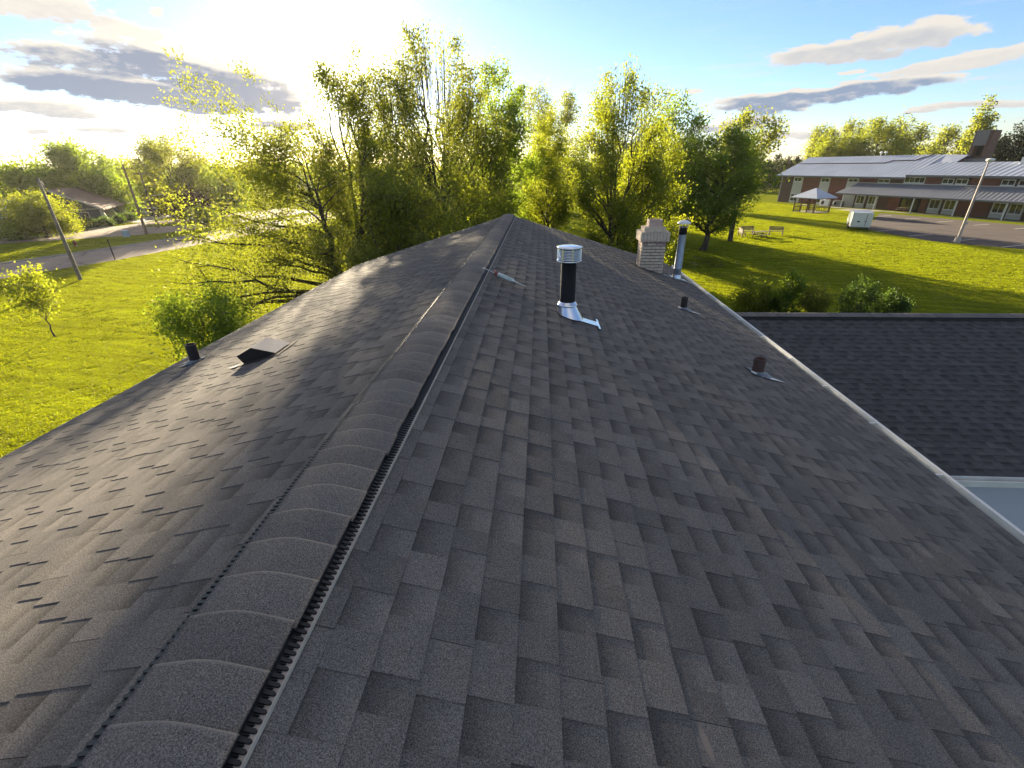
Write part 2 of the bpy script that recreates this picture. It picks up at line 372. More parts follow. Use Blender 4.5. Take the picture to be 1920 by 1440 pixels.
# ------------------------------------------------------------------ ground
def ground_material():
    m, nt = mat('mown grass'); pos = nt.n('ShaderNodeNewGeometry').outputs['Position']
    x, y, z = nt.sep(pos)
    big = nt.noise(pos, 0.05, 5, 0.6); mid_ = nt.noise(pos, 0.6, 5, 0.65); fine = nt.noise(pos, 14, 5, 0.75)
    c = nt.mix(nt.lin(big, 0.35, 0.65), (0.165, 0.185, 0.012), (0.120, 0.160, 0.010))
    c = nt.mix(nt.lin(mid_, 0.35, 0.7, 0, 0.6), c, (0.190, 0.195, 0.018))
    wob = nt.m('MULTIPLY', nt.noise(pos, 0.09, 3, 0.5), 2.2)
    stripe = nt.m('SINE', nt.m('MULTIPLY', nt.m('ADD', nt.m('ADD', nt.m('MULTIPLY', x, 0.25), y), wob), 5.2))
    s = nt.m('ADD', 1.0, nt.m('MULTIPLY', stripe, 0.10))
    s = nt.m('MULTIPLY', s, nt.lin(fine, 0.25, 0.75, 0.65, 1.35))
    sc = nt.vm('SCALE', c, None); nt.put(sc.node.inputs['Scale'], s)
    h = nt.m('ADD', nt.noise(pos, 22, 4, 0.8), nt.m('MULTIPLY', stripe, 0.15))
    d = nt.n('ShaderNodeBsdfDiffuse'); nt.put(d.inputs[0], sc)
    b = nt.n('ShaderNodeBump'); b.inputs['Strength'].default_value = 1.0; b.inputs['Distance'].default_value = 0.09
    nt.put(b.inputs['Height'], h); nt.put(d.inputs['Normal'], b.outputs[0])
    out(nt, d.outputs[0]); return m
M_GROUND = ground_material()
def sheet(name, pts, z, m, mats_extra=()):
    b = MB(); b.add([(p[0], p[1], z) for p in pts], [tuple(range(len(pts)))])
    return b.build(name, [m], kind='structure')
N = 60; xs = np.linspace(-800, 800, N); gx, gy = np.meshgrid(xs, xs)
V = np.stack([gx.ravel(), gy.ravel(), np.zeros(N*N)], 1)
ii = (np.arange(N-1)[:, None]*N + np.arange(N-1)[None]).ravel()
setp(link_obj('ground', np_mesh('ground', V, np.stack([ii, ii+1, ii+N+1, ii+N], 1), [M_GROUND])), kind='structure')

def asphalt(name, c, c2):
    m, nt = mat(name); pos = nt.n('ShaderNodeNewGeometry').outputs['Position']
    a = nt.mix(nt.lin(nt.noise(pos, 0.25, 5, 0.6), 0.35, 0.65), c, c2)
    g = nt.lin(nt.noise(pos, 60, 3, 0.7), 0.3, 0.7, 0.75, 1.25)
    crack = nt.n('ShaderNodeTexVoronoi', feature='DISTANCE_TO_EDGE'); nt.put(crack.inputs['Vector'], nt.vm('ADD', pos, nt.noise(pos, 1.2, 3, 0.6, out=1))); crack.inputs['Scale'].default_value = 0.14
    ck = nt.ss(crack.outputs[0], 0.0, 0.012, 0.55, 1.0)
    sc = nt.vm('SCALE', a, None); nt.put(sc.node.inputs['Scale'], nt.m('MULTIPLY', g, ck))
    out(nt, pbsdf(nt, sc, 1.0, 0, 0.12, nt.noise(pos, 60, 3), 0.3, 0.01)); return m
M_ROAD = asphalt('worn road asphalt', (0.34, 0.27, 0.21), (0.27, 0.215, 0.17))
M_LOT = asphalt('parking asphalt', (0.115, 0.095, 0.085), (0.09, 0.075, 0.070))
M_CONC = simple('concrete', (0.38, 0.34, 0.29), 0.9, var=0.25, scale=1.2)
M_DRY = simple('dry verge grass', (0.26, 0.20, 0.05), 0.95, scale=3, c2=(0.15, 0.15, 0.03))
M_MUD = simple('bare mulch earth', (0.13, 0.10, 0.05), 0.95, scale=1.2, c2=(0.09, 0.13, 0.015), bump=0.8, bd=0.05)
M_PAINT = simple('faded line paint', (0.45, 0.42, 0.36), 0.8, var=0.25, scale=2)

def strip(name, left, right, z, m):
    b = MB(); n = len(left)
    vs = [(p[0], p[1], z) for p in left] + [(p[0], p[1], z) for p in right]
    b.add(vs, [(i, i+1, n+i+1, n+i) for i in range(n-1)])
    return b.build(name, [m], kind='structure')
nearE = [(-62, -30), (-53, 15), (-47.8, 37.6), (-44.6, 47), (-42.9, 57.2), (-40, 75), (-35, 100), (-28, 130), (-20, 160), (-5, 220), (20, 320)]
farE = [(-71, -26), (-61, 18), (-55.4, 44.2), (-52.9, 52), (-50.7, 60.1), (-48, 78), (-43, 102), (-36, 132), (-28, 162), (-13, 222), (12, 322)]
strip('road', nearE, farE, 0.008, M_ROAD)
# far verge: kerb, dry strip, grass
kb = MB()
for i in range(len(farE)-1):
    a, c = Vector((*farE[i], 0)), Vector((*farE[i+1], 0)); d = (c-a); L = d.length
    kb.box(tuple((a+c)/2 + Vector((-0.08, 0, 0.06))), (0.16, L+0.1, 0.13), -math.atan2(d.x, d.y))
kb.build('kerb', [M_CONC], kind='structure')
strip('dry_verge', [(p[0]-0.2, p[1]) for p in farE], [(p[0]-1.6, p[1]+0.1) for p in farE], 0.012, M_DRY)
strip('frontage_road', [(-92, 10), (-82, 30), (-71.6, 58.3), (-65.5, 62), (-58.7, 65.9), (-54.6, 71.5), (-52.5, 84), (-49, 103)],
      [(-100, 14), (-90, 36), (-77, 62.5), (-72.6, 69.5), (-72.3, 77), (-71.4, 84), (-66, 98), (-62, 114)], 0.006, M_ROAD)
sheet('grass_island', [(-66.6, 75.8), (-60, 78.2), (-54.6, 79.5), (-55.5, 84.0), (-62, 83), (-68.0, 79.6)], 0.014, M_GROUND)
strip('driveway', [(-72.0, 83), (-75, 95), (-92, 150)], [(-77, 84), (-81, 97), (-100, 152)], 0.010, M_CONC)
strip('footpath', [(-77.2, 73.5), (-72.4, 74.6)], [(-78.0, 76.6), (-72.4, 77.4)], 0.011, M_CONC)
strip('side_street', [(-60, 205), (-9, 205), (30, 214)], [(-60, 214), (-9, 216), (30, 226)], 0.012, M_ROAD)
strip('garden_path', [(-20, 140), (-5, 141), (8, 146)], [(-20, 141.8), (-5, 142.8), (8, 147.8)], 0.010, M_CONC)

# parking lot on the right
P0 = Vector((56.1, 119.3, 0)); U = Vector((0.380, -0.925, 0)); NO = Vector((-0.925, -0.380, 0))
def bw(t, o, z=0.0): return P0 + U*t + NO*o + Vector((0, 0, z))
lot = [(59.5, 88.5), (43.8, 66.4), (46.0, 54.9), (51, 50.5), (70, 22), (92, 31), (75.0, 66), (65.2, 80)]
sheet('parking_lot', [(60.5, 90.0), (44.6, 68.0), (45.2, 57.0), (51.5, 50.0), (72, 22), (90, 34), (77, 56), (68.0, 72.0)], 0.008, M_LOT)
def gl(p, q, wd, name, z=0.012):
    a, c = Vector((*p, 0)), Vector((*q, 0)); d = (c-a).normalized(); n_ = Vector((-d.y, d.x, 0))*wd/2
    b = MB(); b.add([a-n_+Vector((0, 0, z)), a+n_+Vector((0, 0, z)), c+n_+Vector((0, 0, z)), c-n_+Vector((0, 0, z))], [(0, 1, 2, 3)])
    return b.build(name, [M_PAINT], kind='structure')
for k in range(9):
    t = 22.0 + k*4.6
    a = bw(t, 27.5); gl((a.x, a.y), tuple((a + NO*4.2)[:2]), 0.22, 'stall_line')
for k in range(9):
    t = 18.5 + k*4.6
    a = bw(t, 9.2 + 0.05*k); gl((a.x, a.y), tuple((a + NO*3.6)[:2]), 0.22, 'stall_line')
a = bw(19.5, 13.0); sheet('hatched_bay', [tuple((a+q)[:2]) for q in (Vector((0, 0, 0)), U*3.2, U*3.2+NO*1.0, NO*1.0)], 0.012, M_PAINT)
strip('building_apron', [tuple(bw(t, 2.2)[:2]) for t in (9, 30, 60)], [tuple(bw(t, 3.4)[:2]) for t in (9, 30, 60)], 0.010, M_CONC)
strip('entrance_walk', [tuple(bw(22.0, 3.2)[:2]), tuple(bw(19.6, 9.5)[:2])], [tuple(bw(27.0, 3.2)[:2]), tuple(bw(23.5, 9.5)[:2])], 0.014, M_CONC)
#@@PART2
# ------------------------------------------------------------------ the house under the camera
TH = math.atan(0.304); CT, ST = math.cos(TH), math.sin(TH)
X0, ZR, HALF = -0.826, 7.32, 4.35
SL = HALF/CT; Y0, Y1 = -3.2, 12.85; EXP = 0.143
house = thing('house', 'house with dark architectural shingle roof seen from just above its ridge', 'house', (X0, 4.8, 0))
HO = (X0, 4.8, 0)
def hb(b, name, m, parent=house, **kw): return b.build(name, m, parent, HO, **kw)
def RP(sd, y, v, n=0.0):      # point on a slope: y along the ridge, v down the slope, n off the surface
    return Vector((X0 + sd*(v*CT + n*ST), y, ZR - v*ST + n*CT))
def slope_matrix(sd, y, v, n=0.0, zr=ZR):
    p = RP(sd, y, v, n); d = Vector((sd*CT, 0, -ST)); a = Vector((0, sd, 0)); nn = Vector((sd*ST, 0, CT))
    m = Matrix.Identity(4)
    for i in range(3): m[i][0] = d[i]; m[i][1] = a[i]; m[i][2] = nn[i]; m[i][3] = p[i]
    return m
# walls
b = MB(); wz = ZR - SL*ST - 0.18
b.box((X0, (Y0+Y1)/2, wz/2), (HALF*2-0.9, Y1-Y0-0.7, wz))
for yy in (Y0+0.35, Y1-0.35-0.2):
    b.prism([(X0-HALF+0.45, yy, wz), (X0+HALF-0.45, yy, wz), (X0, yy, wz+(HALF-0.45)*0.304)], (0, 0.2, 0))
hb(b, 'wall', M_SIDING)
for yy in (1.5, 5.0, 8.5, 11.0):
    for sd in (-1, 1):
        for zz in (1.5, 4.3):
            if sd == 1 and yy > 4 and zz < 3: continue
            b = MB(); x = X0+sd*(HALF-0.45+0.012); b.box((x, yy, zz), (0.03, 1.1, 1.3)); f = hb(b, 'window', M_GLASS)
            b = MB()
            for q in ((0, 0.7), (0, -0.7)): b.box((x+sd*0.012, yy, zz+q[1]), (0.07, 1.26, 0.1))
            for q in (-0.6, 0, 0.6): b.box((x+sd*0.014, yy+q, zz), (0.06, 0.08, 1.3))
            hb(b, 'window_frame', M_WHITE, f)
# deck, soffit, fascia and edge metal
for sd in (-1, 1):
    b = MB(); q = [RP(sd, Y0, 0.0, -0.004), RP(sd, Y0, SL-0.01, -0.004), RP(sd, Y0, SL-0.01, -0.15), RP(sd, Y0, 0.0, -0.15)]
    b.prism(q, (0, Y1-Y0-0.005, 0)); deck = hb(b, 'roof_deck', M_SIDING)
    b = MB()
    if sd == 1:
        e = RP(1, Y0, SL, 0)
        # open gutter: outer lip, floor, back
        x0 = e.x-0.005; z0 = e.z-0.02
        b.prism([(x0, Y0, z0), (x0+0.006, Y0, z0), (x0+0.006, Y0, z0-0.1), (x0, Y0, z0-0.1)], (0, Y1-Y0, 0))
        b.prism([(x0+0.006, Y0, z0-0.1), (x0+0.105, Y0, z0-0.1), (x0+0.105, Y0, z0-0.108), (x0+0.006, Y0, z0-0.108)], (0, Y1-Y0, 0), 1)
        b.prism([(x0+0.105, Y0, z0-0.108), (x0+0.105, Y0, z0+0.01), (x0+0.130, Y0, z0+0.015), (x0+0.130, Y0, z0-0.0), (x0+0.111, Y0, z0-0.004), (x0+0.111, Y0, z0-0.108)], (0, Y1-Y0, 0))
        b.prism([(x0+0.007, Y0, z0-0.045), (x0+0.104, Y0, z0-0.045), (x0+0.104, Y0, z0-0.05), (x0+0.007, Y0, z0-0.05)], (0, Y1-Y0, 0), 1)
        yy = Y0+0.4
        while yy < Y1:
            b.box((x0+0.06, yy, z0-0.004), (0.12, 0.02, 0.012)); yy += 0.9
        hb(b, 'gutter', [M_WHITE, M_GUTTER], label='white eave gutter with greenish inside')
    b = MB(); e = RP(sd, Y0, SL, 0.0)
    b.prism([(e.x-sd*0.03, Y0, e.z+0.003), (e.x+sd*0.022, Y0, e.z-0.003), (e.x+sd*0.022, Y0, e.z-0.05), (e.x+sd*0.016, Y0, e.z-0.05), (e.x+sd*0.016, Y0, e.z-0.016), (e.x-sd*0.03, Y0, e.z-0.01)], (0, Y1-Y0, 0))
    if sd == -1: hb(b, 'drip_edge', M_WHITE)
    b = MB()
    q = [RP(sd, Y1+0.002, 0, 0.004), RP(sd, Y1+0.002, SL, 0.004), RP(sd, Y1+0.002, SL, -0.14), RP(sd, Y1+0.002, 0, -0.14)]
    b.prism(q, (0, 0.02, 0)); hb(b, 'rake_board', M_WHITE)

# laminated shingles: a backing strip with random raised tabs, one connected slab each
TB, TT = 0.0034, 0.0030
def shingle_arrays(L, rg):
    cuts = [0.0]; kinds = []; k = int(rg.integers(0, 2))
    while cuts[-1] < L:
        wd = rg.uniform(0.10, 0.21) if k else rg.uniform(0.09, 0.18)
        cuts.append(min(L, cuts[-1]+wd)); kinds.append(k); k = 1-k
        if L-cuts[-1] < 0.09: cuts[-1] = L; break
    V = []; F = []; seg = []; tab = []; uv = []
    g = 0.0012
    for i, kd in enumerate(kinds):
        y0, y1 = cuts[i], cuts[i+1]
        if i == 0: y0 += g
        if i == len(kinds)-1: y1 -= g
        h = TB + (TT if kd else 0.0); e = EXP + (rg.uniform(-0.0015, 0.0015) if kd else 0); s = float(rg.uniform(0, 1))
        lift = float(rg.uniform(0, 0.0012))
        b0 = len(V)
        V += [(-0.012, y0, h-TB-0.0015), (e, y0, h+lift), (e, y1, h+lift), (-0.012, y1, h-TB-0.0015), (e+0.0012, y0, -0.003), (e+0.0012, y1, -0.003), (-0.012, y0, -0.006), (-0.012, y1, -0.006)]
        F += [(b0, b0+1, b0+2, b0+3), (b0+1, b0+4, b0+5, b0+2), (b0, b0+6, b0+4, b0+1), (b0+3, b0+2, b0+5, b0+7)]
        uvq = [(y0, -0.08), (y0, 1), (y1, 1), (y1, -0.08)]
        uv += uvq + [(y0, 1)]*4 + [(y0, 1)]*4 + [(y1, 1)]*4
        seg += [s]*4; tab += [kd]*4
    return np.array(V), np.array(F), np.array(seg), np.array(tab), np.array(uv)
NVAR = 14; rgs = np.random.default_rng(3)
VARS = [shingle_arrays(1.0, rgs) for _ in range(NVAR)]
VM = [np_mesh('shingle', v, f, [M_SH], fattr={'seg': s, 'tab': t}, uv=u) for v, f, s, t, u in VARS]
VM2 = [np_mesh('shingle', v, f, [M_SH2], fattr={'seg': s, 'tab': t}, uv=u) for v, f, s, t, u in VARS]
cminv = np.array(cam.matrix_world.inverted())
def screen(p):
    q = cminv @ np.array([p[0], p[1], p[2], 1.0]); z = -q[2]
    if z < 0.05: return None
    return q[0]/z*851+960, 720-q[1]/z*851, z
def clip_variant(A, L0, L1):
    v, f, s, t, u = A; v = v.copy(); v[:, 1] = np.clip(v[:, 1], L0, L1); return (v, f, s, t, u)
def shingle_roof(parent, org, matfn, y0, y1, slen, sd, vm, mat_, limit, seed):
    """lay courses; the largest in view become single objects, the rest one joined mesh"""
    rg = np.random.default_rng(seed); items = []
    nc = int(math.ceil(slen/EXP)); 
    for c in range(nc):
        v0 = slen-(c+1)*EXP
        off = (c*0.33 + rg.uniform(-0.04, 0.04)) % 1.0
        y = y0-off
        while y < y1:
            a, b_ = max(y, y0), min(y+1.0, y1)
            if b_-a > 0.02:
                M = matfn(sd, y if sd == 1 else y+1.0, v0); cen = M @ Vector((0.07, 0.5, 0)); sc = screen(cen)
                score = 0
                if sc and -150 < sc[0] < 2070 and -100 < sc[1] < 1600:
                    nrm = (M.to_3x3() @ Vector((0, 0, 1))); dv = Vector(CAM)-cen
                    score = max(0, nrm.dot(dv))/dv.length**3
                full = (b_-a) > 0.999 and v0 > -0.01
                la, lb = (a-y, b_-y) if sd == 1 else (y+1-b_, y+1-a)
                items.append((score if full else 0, M, int(rg.integers(NVAR)), full, la, lb, v0))
            y += 1.0
    items.sort(key=lambda i: -i[0])
    inv = Matrix.Translation(Vector(org)).inverted()
    single = [i for i in items[:limit] if i[0] > 0]
    for it in single: link_obj('shingle', vm[it[2]], parent, inv @ it[1])
    rest = items[len(single):]; return single, rest
def joined_shingles(rest, org, m_, name, parent):
    VV, FF, SS, TTb, UU = [], [], [], [], []; n = 0
    for it in rest:
        A = VARS[it[2]]
        if not it[3]: A = clip_variant(A, it[4], it[5])
        v, f, s, t, u = A
        if it[6] < 0: v = v.copy(); v[:, 0] = np.maximum(v[:, 0], -it[6])
        M = np.array(it[1]); vv = v @ M[:3, :3].T + M[:3, 3] - np.array(org)
        VV.append(vv); FF.append(f+n); n += len(v); SS.append(s); TTb.append(t); UU.append(u)
    me = np_mesh(name, np.concatenate(VV), np.concatenate(FF), [m_], fattr={'seg': np.concatenate(SS), 'tab': np.concatenate(TTb)}, uv=np.concatenate(UU))
    return setp(link_obj(name, me, parent), kind='stuff')
allr = []
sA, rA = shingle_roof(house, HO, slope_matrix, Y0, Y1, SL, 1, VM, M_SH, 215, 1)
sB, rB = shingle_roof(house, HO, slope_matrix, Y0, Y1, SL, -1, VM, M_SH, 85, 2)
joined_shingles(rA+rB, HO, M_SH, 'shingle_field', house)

# ridge vent and cap shingles
CW = 0.160
def cap_profile(n=15, half=CW, rise=0.021, lift=0.0):
    P = []
    for i in range(n+1):
        x = -half + 2*half*i/n; ax = abs(x)
        z = -math.sqrt(ax*ax + 0.055**2)*0.304*1.0 + 0.055*0.304 + rise
        P.append((x, z+lift))
    return P
capm = {}
def cap_mesh(seed):
    rg = np.random.default_rng(seed); P = cap_profile(); n = len(P); L = 0.150; up = 0.0058
    k = float(rg.uniform(-0.0015, 0.002)); jx = float(rg.uniform(-0.004, 0.004))
    rows = [(-0.015, 0.0), (L*0.5, up*0.5), (L-0.007, up+k), (L-0.0015, up+k-0.0014), (L, up+k-0.0065)]
    V = []; F = []
    for y, dz in rows:
        for x, z in P: V.append((x+jx, y, z+dz))
    m = len(rows)
    for r in range(m-1):
        for i in range(n-1): F.append((r*n+i, r*n+i+1, (r+1)*n+i+1, (r+1)*n+i))
    for side in (0, n-1):
        b0 = len(V)
        for r in range(m): V.append((V[r*n+side][0], V[r*n+side][1], V[r*n+side][2]-0.006))
        for r in range(m-1):
            q = (r*n+side, (r+1)*n+side, b0+r+1, b0+r); F.append(q if side == n-1 else q[::-1])
    F = np.array(F); nf = len(F)
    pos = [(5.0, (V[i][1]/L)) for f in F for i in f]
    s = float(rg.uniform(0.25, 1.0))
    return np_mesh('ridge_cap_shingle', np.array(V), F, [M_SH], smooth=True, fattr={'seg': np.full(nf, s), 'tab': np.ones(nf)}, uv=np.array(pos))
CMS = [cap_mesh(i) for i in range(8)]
y = Y0; i = 0
while y < Y1-0.02:
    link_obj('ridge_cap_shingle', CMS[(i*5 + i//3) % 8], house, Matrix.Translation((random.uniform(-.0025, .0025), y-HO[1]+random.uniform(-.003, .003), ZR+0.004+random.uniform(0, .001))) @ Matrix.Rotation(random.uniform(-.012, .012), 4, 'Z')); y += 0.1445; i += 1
def comb(sd):
    """black comb louvre along one edge of the ridge vent, with flange beneath"""
    b = MB(); out_w = 0.030 if sd == 1 else 0.050; fl_ = 0.74 if sd == 1 else 0.93
    xe = X0+sd*(CW-0.006); ze = ZR - (CW)*0.304
    yy = Y0; pitch = 0.0215
    def zz(x): return ZR - abs(x-X0)*0.304
    x1 = X0+sd*(CW+out_w*0.45)
    # black inner body
    b.prism([(X0+sd*0.10, Y0, zz(X0+0.10)+0.016), (X0+sd*(CW+out_w*0.36), Y0, zz(x1)+0.013), (X0+sd*(CW+out_w*0.36), Y0, zz(x1)+0.004), (X0+sd*0.10, Y0, zz(X0+0.10)+0.002)], (0, Y1-Y0, 0))
    o1 = hb(b, 'vent_body', M_PLASTIC)
    b = MB()
    while yy < Y1-0.01:
        # rounded finger
        xa, xb = X0+sd*(CW-0.004), X0+sd*(CW+out_w*fl_); w_ = 0.0052
        pts = [(xa, yy-w_), (xb, yy-w_), (xb+sd*0.004, yy-w_*0.5), (xb+sd*0.0055, yy), (xb+sd*0.004, yy+w_*0.5), (xb, yy+w_), (xa, yy+w_)]
        if sd == -1: pts = pts[::-1]
        n = len(pts)
        vs = [(px, py, zz(px)+0.0185) for px, py in pts] + [(px, py, zz(px)+0.006) for px, py in pts]
        b.add(vs, [tuple(range(n))] + [(k, k+n, (k+1) % n+n, (k+1) % n) for k in range(n)])
        # thin fin between
        b.box((X0+sd*(CW+out_w*0.25), yy+pitch*0.5, zz(x1)+0.0165), (out_w*0.5, 0.0018, 0.006))
        yy += pitch
    setp(hb(b, 'vent_louvre', M_PLASTIC), kind='stuff')
    b = MB(); xo = X0+sd*(CW+out_w)
    q = [(X0+sd*(CW+0.004), Y0, zz(x1)+0.0125), (xo, Y0, zz(xo)+0.0135), (xo, Y0, zz(xo)+0.0105), (X0+sd*(CW+0.004), Y0, zz(x1)+0.0095)]
    b.prism(q if sd == -1 else q[::-1], (0, Y1-Y0, 0))
    if sd == 1: b.prism([(xo, Y0, zz(xo)+0.020), (xo+sd*0.003, Y0, zz(xo)+0.020), (xo+sd*0.004, Y0, zz(xo)+0.006), (xo, Y0, zz(xo)+0.006)], (0, Y1-Y0, 0))
    hb(b, 'vent_flange', M_FLANGE if sd == 1 else M_PLASTIC)
comb(1); comb(-1)

# ---- penetrations of the roof
def at_roof(P):            # slope frame at a world point, upright z
    return Matrix.Translation(P)
def roofz(x): return ZR - abs(x-X0)*0.304
def flash_plate(b, x, y, up, dn, hy, th=0.004, off=0.013, mi=0):
    sd = 1 if x > X0 else -1; v = abs(x-X0)/CT
    M = slope_matrix(sd, y, v, off)
    b.box(((dn-up)/2, 0, th/2), (dn+up, 2*hy, th), mi=mi, M=M); return M
# silver capped flue
bx, by = 0.335, 4.98; bz = roofz(bx)
vent = hb(MB().add([(bx, by, bz)]*3, [(0, 1, 2)]), 'exhaust_vent', M_GALV) if False else None
def upright_part(prof, c, m, name, parent, n=28, caps=(False, False), **kw):
    b = MB(); b.lathe(prof, c, n, caps=caps); return hb(b, name, m, parent, **kw)
pipe = upright_part([(0.083, -0.1), (0.083, 0.62)], (bx, by, bz), M_BLACKPIPE, 'exhaust_pipe', house, caps=(False, True), label='black exhaust pipe with silver louvred cap and bright flashing')
b = MB(); M = Matrix.Translation((bx, by, bz))
b.lathe([(0.060, 0.60), (0.128, 0.602), (0.134, 0.607), (0.134, 0.616), (0.125, 0.618)], (0, 0, 0), 32, M=M)
b.lathe([(0.120, 0.735), (0.134, 0.738), (0.136, 0.748), (0.134, 0.756), (0.09, 0.764), (0.001, 0.768)], (0, 0, 0), 32, M=M)
b.lathe([(0.105, 0.61), (0.105, 0.75)], (0, 0, 0), 24, M=M, mi=1)
cap = hb(b, 'vent_cap', [M_BRIGHT, M_DARK], pipe)
for k in range(7):
    z = 0.626+k*0.0155
    b = MB(); b.lathe([(0.117, z+0.0065), (0.131, z), (0.132, z+0.0045), (0.118, z+0.0105)], (0, 0, 0), 32, M=M); hb(b, 'louvre', M_BRIGHT, pipe)
b = MB()
for k in range(8):
    a = 2*math.pi*k/8+0.2; b.box((bx+0.130*math.cos(a), by+0.130*math.sin(a), bz+0.677), (0.008, 0.012, 0.125), a)
hb(b, 'cap_strut', M_BRIGHT, pipe)
b = MB()                       # storm collar
b.lathe([(0.084, 0.165), (0.108, 0.138), (0.116, 0.130), (0.110, 0.122), (0.084, 0.13)], (bx, by, bz), 32); hb(b, 'storm_collar', M_BRIGHT, pipe)
b = MB()                       # cone flashing, skewed to sit on the slope
n = 24; vs = []; fs = []
Ms = slope_matrix(1, by, (bx-X0)/CT, 0.014)
for k in range(n):
    a = 2*math.pi*k/n; vs.append(Vector((bx+0.094*math.cos(a), by+0.094*math.sin(a), bz+0.125)))
for k in range(n):
    a = 2*math.pi*k/n; vs.append(Ms @ Vector((0.035+0.155*math.cos(a), 0.150*math.sin(a), 0.002)))
for k in range(n): fs.append((k, n+k, n+(k+1) % n, (k+1) % n))
b.add(vs, fs, 0, True)
cone = hb(b, 'cone_flashing', M_BRIGHT, pipe)
b = MB(); b.box((0.15, -0.03, 0.0), (0.42, 0.15, 0.004), M=Ms); b.box((0.365, -0.03, 0.004), (0.022, 0.34, 0.006), M=Ms)
hb(b, 'flashing_plate', M_BRIGHT, pipe)

# chimney of painted brick
cx, cy, cz = 2.54, 10.78, roofz(2.54)-0.35
chw, chd = 0.50, 0.42
b = MB(); b.box((cx, cy, cz+0.55), (chw-0.02, chd-0.02, 1.10))
chim = hb(b, 'chimney', M_MORTAR, label='white painted brick chimney with stepped crown near the far gable')
bh = 0.068; rb = random.Random(4); z = cz+0.02; row = 0; ztop = cz+0.98
bm_cache = {}
def brick_mesh(l, d, h, m_, jit=0):
    key = (round(l, 3), round(d, 3), round(h, 3), m_.name, jit)
    if key not in bm_cache:
        bb = MB(); e = 0.003; x, yv, zv = l/2, d/2, h/2
        bb.box((0, 0, 0), (l, d-2*e, h-2*e)); bb.box((0, 0, 0), (l-2*e, d, h-2*e)) if False else None
        bm_cache[key] = bb.mesh('brick', [m_])
    return bm_cache[key]
while z < ztop-0.03:
    for face in range(4):
        wlen = chw if face % 2 == 0 else chd
        nb = 2.5; L = wlen/2.5; s = -wlen/2 - (L/2 if row % 2 else 0)
        segs = []
        while s < wlen/2-0.02:
            a_, b_ = max(s, -wlen/2), min(s+L, wlen/2)
            if b_-a_ > 0.03: segs.append((a_, b_))
            s += L
        for a_, b_ in segs:
            mid = (a_+b_)/2; l = b_-a_-0.010; dx = rb.uniform(-0.002, 0.002)
            if face == 0: c = (cx+mid, cy-chd/2+dx, z+bh/2); rz = 0
            elif face == 2: c = (cx-mid, cy+chd/2+dx, z+bh/2); rz = 0
            elif face == 1: c = (cx+chw/2+dx, cy+mid, z+bh/2); rz = math.pi/2
            else: c = (cx-chw/2+dx, cy-mid, z+bh/2); rz = math.pi/2
            red = (z > ztop-0.10 and rb.random() < 0.85) or (face == 1 and rb.random() < 0.22) or (face == 3 and z < cz+0.42)
            o = link_obj('brick', brick_mesh(l, 0.03, bh-0.011, M_REDSTAIN if red else M_PAINTBRICK), chim,
                         Matrix.Translation(Vector(c)-Vector(HO)) @ Matrix.Rotation(rz, 4, 'Z'))
    z += bh; row += 1
b = MB(); w0, d0 = chw+0.13, chd+0.12
b.box((cx, cy, ztop+0.015), (w0-0.07, d0-0.07, 0.03), mi=1)
nbx = 9
for k in range(nbx):
    for s in (-1, 1): b.box((cx-w0/2+(k+0.5)*w0/nbx, cy+s*(d0/2-0.03), ztop+0.125), (w0/nbx-0.006, 0.06+0.002*(k % 3), 0.19))
for k in range(7):
    for s in (-1, 1): b.box((cx+s*(w0/2-0.03), cy-d0/2+0.06+(k+0.5)*(d0-0.12)/7, ztop+0.125), (0.06, (d0-0.12)/7-0.006, 0.19))
b.box((cx, cy, ztop+0.12), (w0-0.05, d0-0.05, 0.175)); hb(b, 'chimney_crown', [M_PAINTBRICK, M_REDSTAIN], chim)
b = MB(); b.box((cx-0.005, cy, ztop+0.265), (chw-0.04, chd-0.03, 0.09)); b.box((cx-0.005, cy, ztop+0.313), (chw-0.10, chd-0.10, 0.012)); hb(b, 'chimney_step', M_PAINTBRICK, chim)
b = MB(); zt = ztop+0.315
for q in ((-0.135, 0, 0.02, 0.26), (0.135, 0, 0.02, 0.26), (0, -0.12, 0.25, 0.02), (0, 0.12, 0.25, 0.02)): b.box((cx+0.01+q[0], cy+q[1], zt+0.075), (q[2], q[3], 0.15))
hb(b, 'flue_tile', M_CLAY, chim)
b = MB(); flash_plate(b, cx, cy, chw/2+0.03, chw/2+0.05, chd/2+0.05); fl = hb(b, 'chimney_flashing', M_DARKIRON, chim)
b = MB(); Mq = slope_matrix(1, cy-chd/2-0.03, (cx+chw/2+0.12-X0)/CT, 0.018); b.box((0, 0, 0), (0.22, 0.035, 0.004), M=Mq); hb(b, 'flashing_plate', M_WHITE, chim)

# tall galvanised flue beside it
fx, fy = 3.17, 10.70; fz = roofz(fx)
fl = upright_part([(0.083, -0.1), (0.083, 0.22), (0.088, 0.225), (0.088, 0.232), (0.083, 0.237), (0.083, 0.98)], (fx, fy, fz), M_FLUE, 'metal_flue', house, label='tall grey metal flue with domed rain cap beside the chimney')
upright_part([(0.085, 0.975), (0.090, 0.98), (0.090, 1.12), (0.083, 1.125), (0.083, 1.14)], (fx, fy, fz), M_BLACKPIPE, 'flue_collar', fl, caps=(False, True))
upright_part([(0.145, 1.200), (0.148, 1.205), (0.125, 1.235), (0.08, 1.262), (0.03, 1.275), (0.001, 1.277)], (fx, fy, fz), M_WHITE, 'rain_cap', fl)
b = MB()
for k in range(6):
    a = 2*math.pi*k/6; b.box((fx+0.10*math.cos(a), fy+0.10*math.sin(a), fz+1.165), (0.006, 0.014, 0.09), a)
b.lathe([(0.10, 1.13), (0.10, 1.137)], (fx, fy, fz), 20); hb(b, 'cap_bracket', M_GALV, fl)
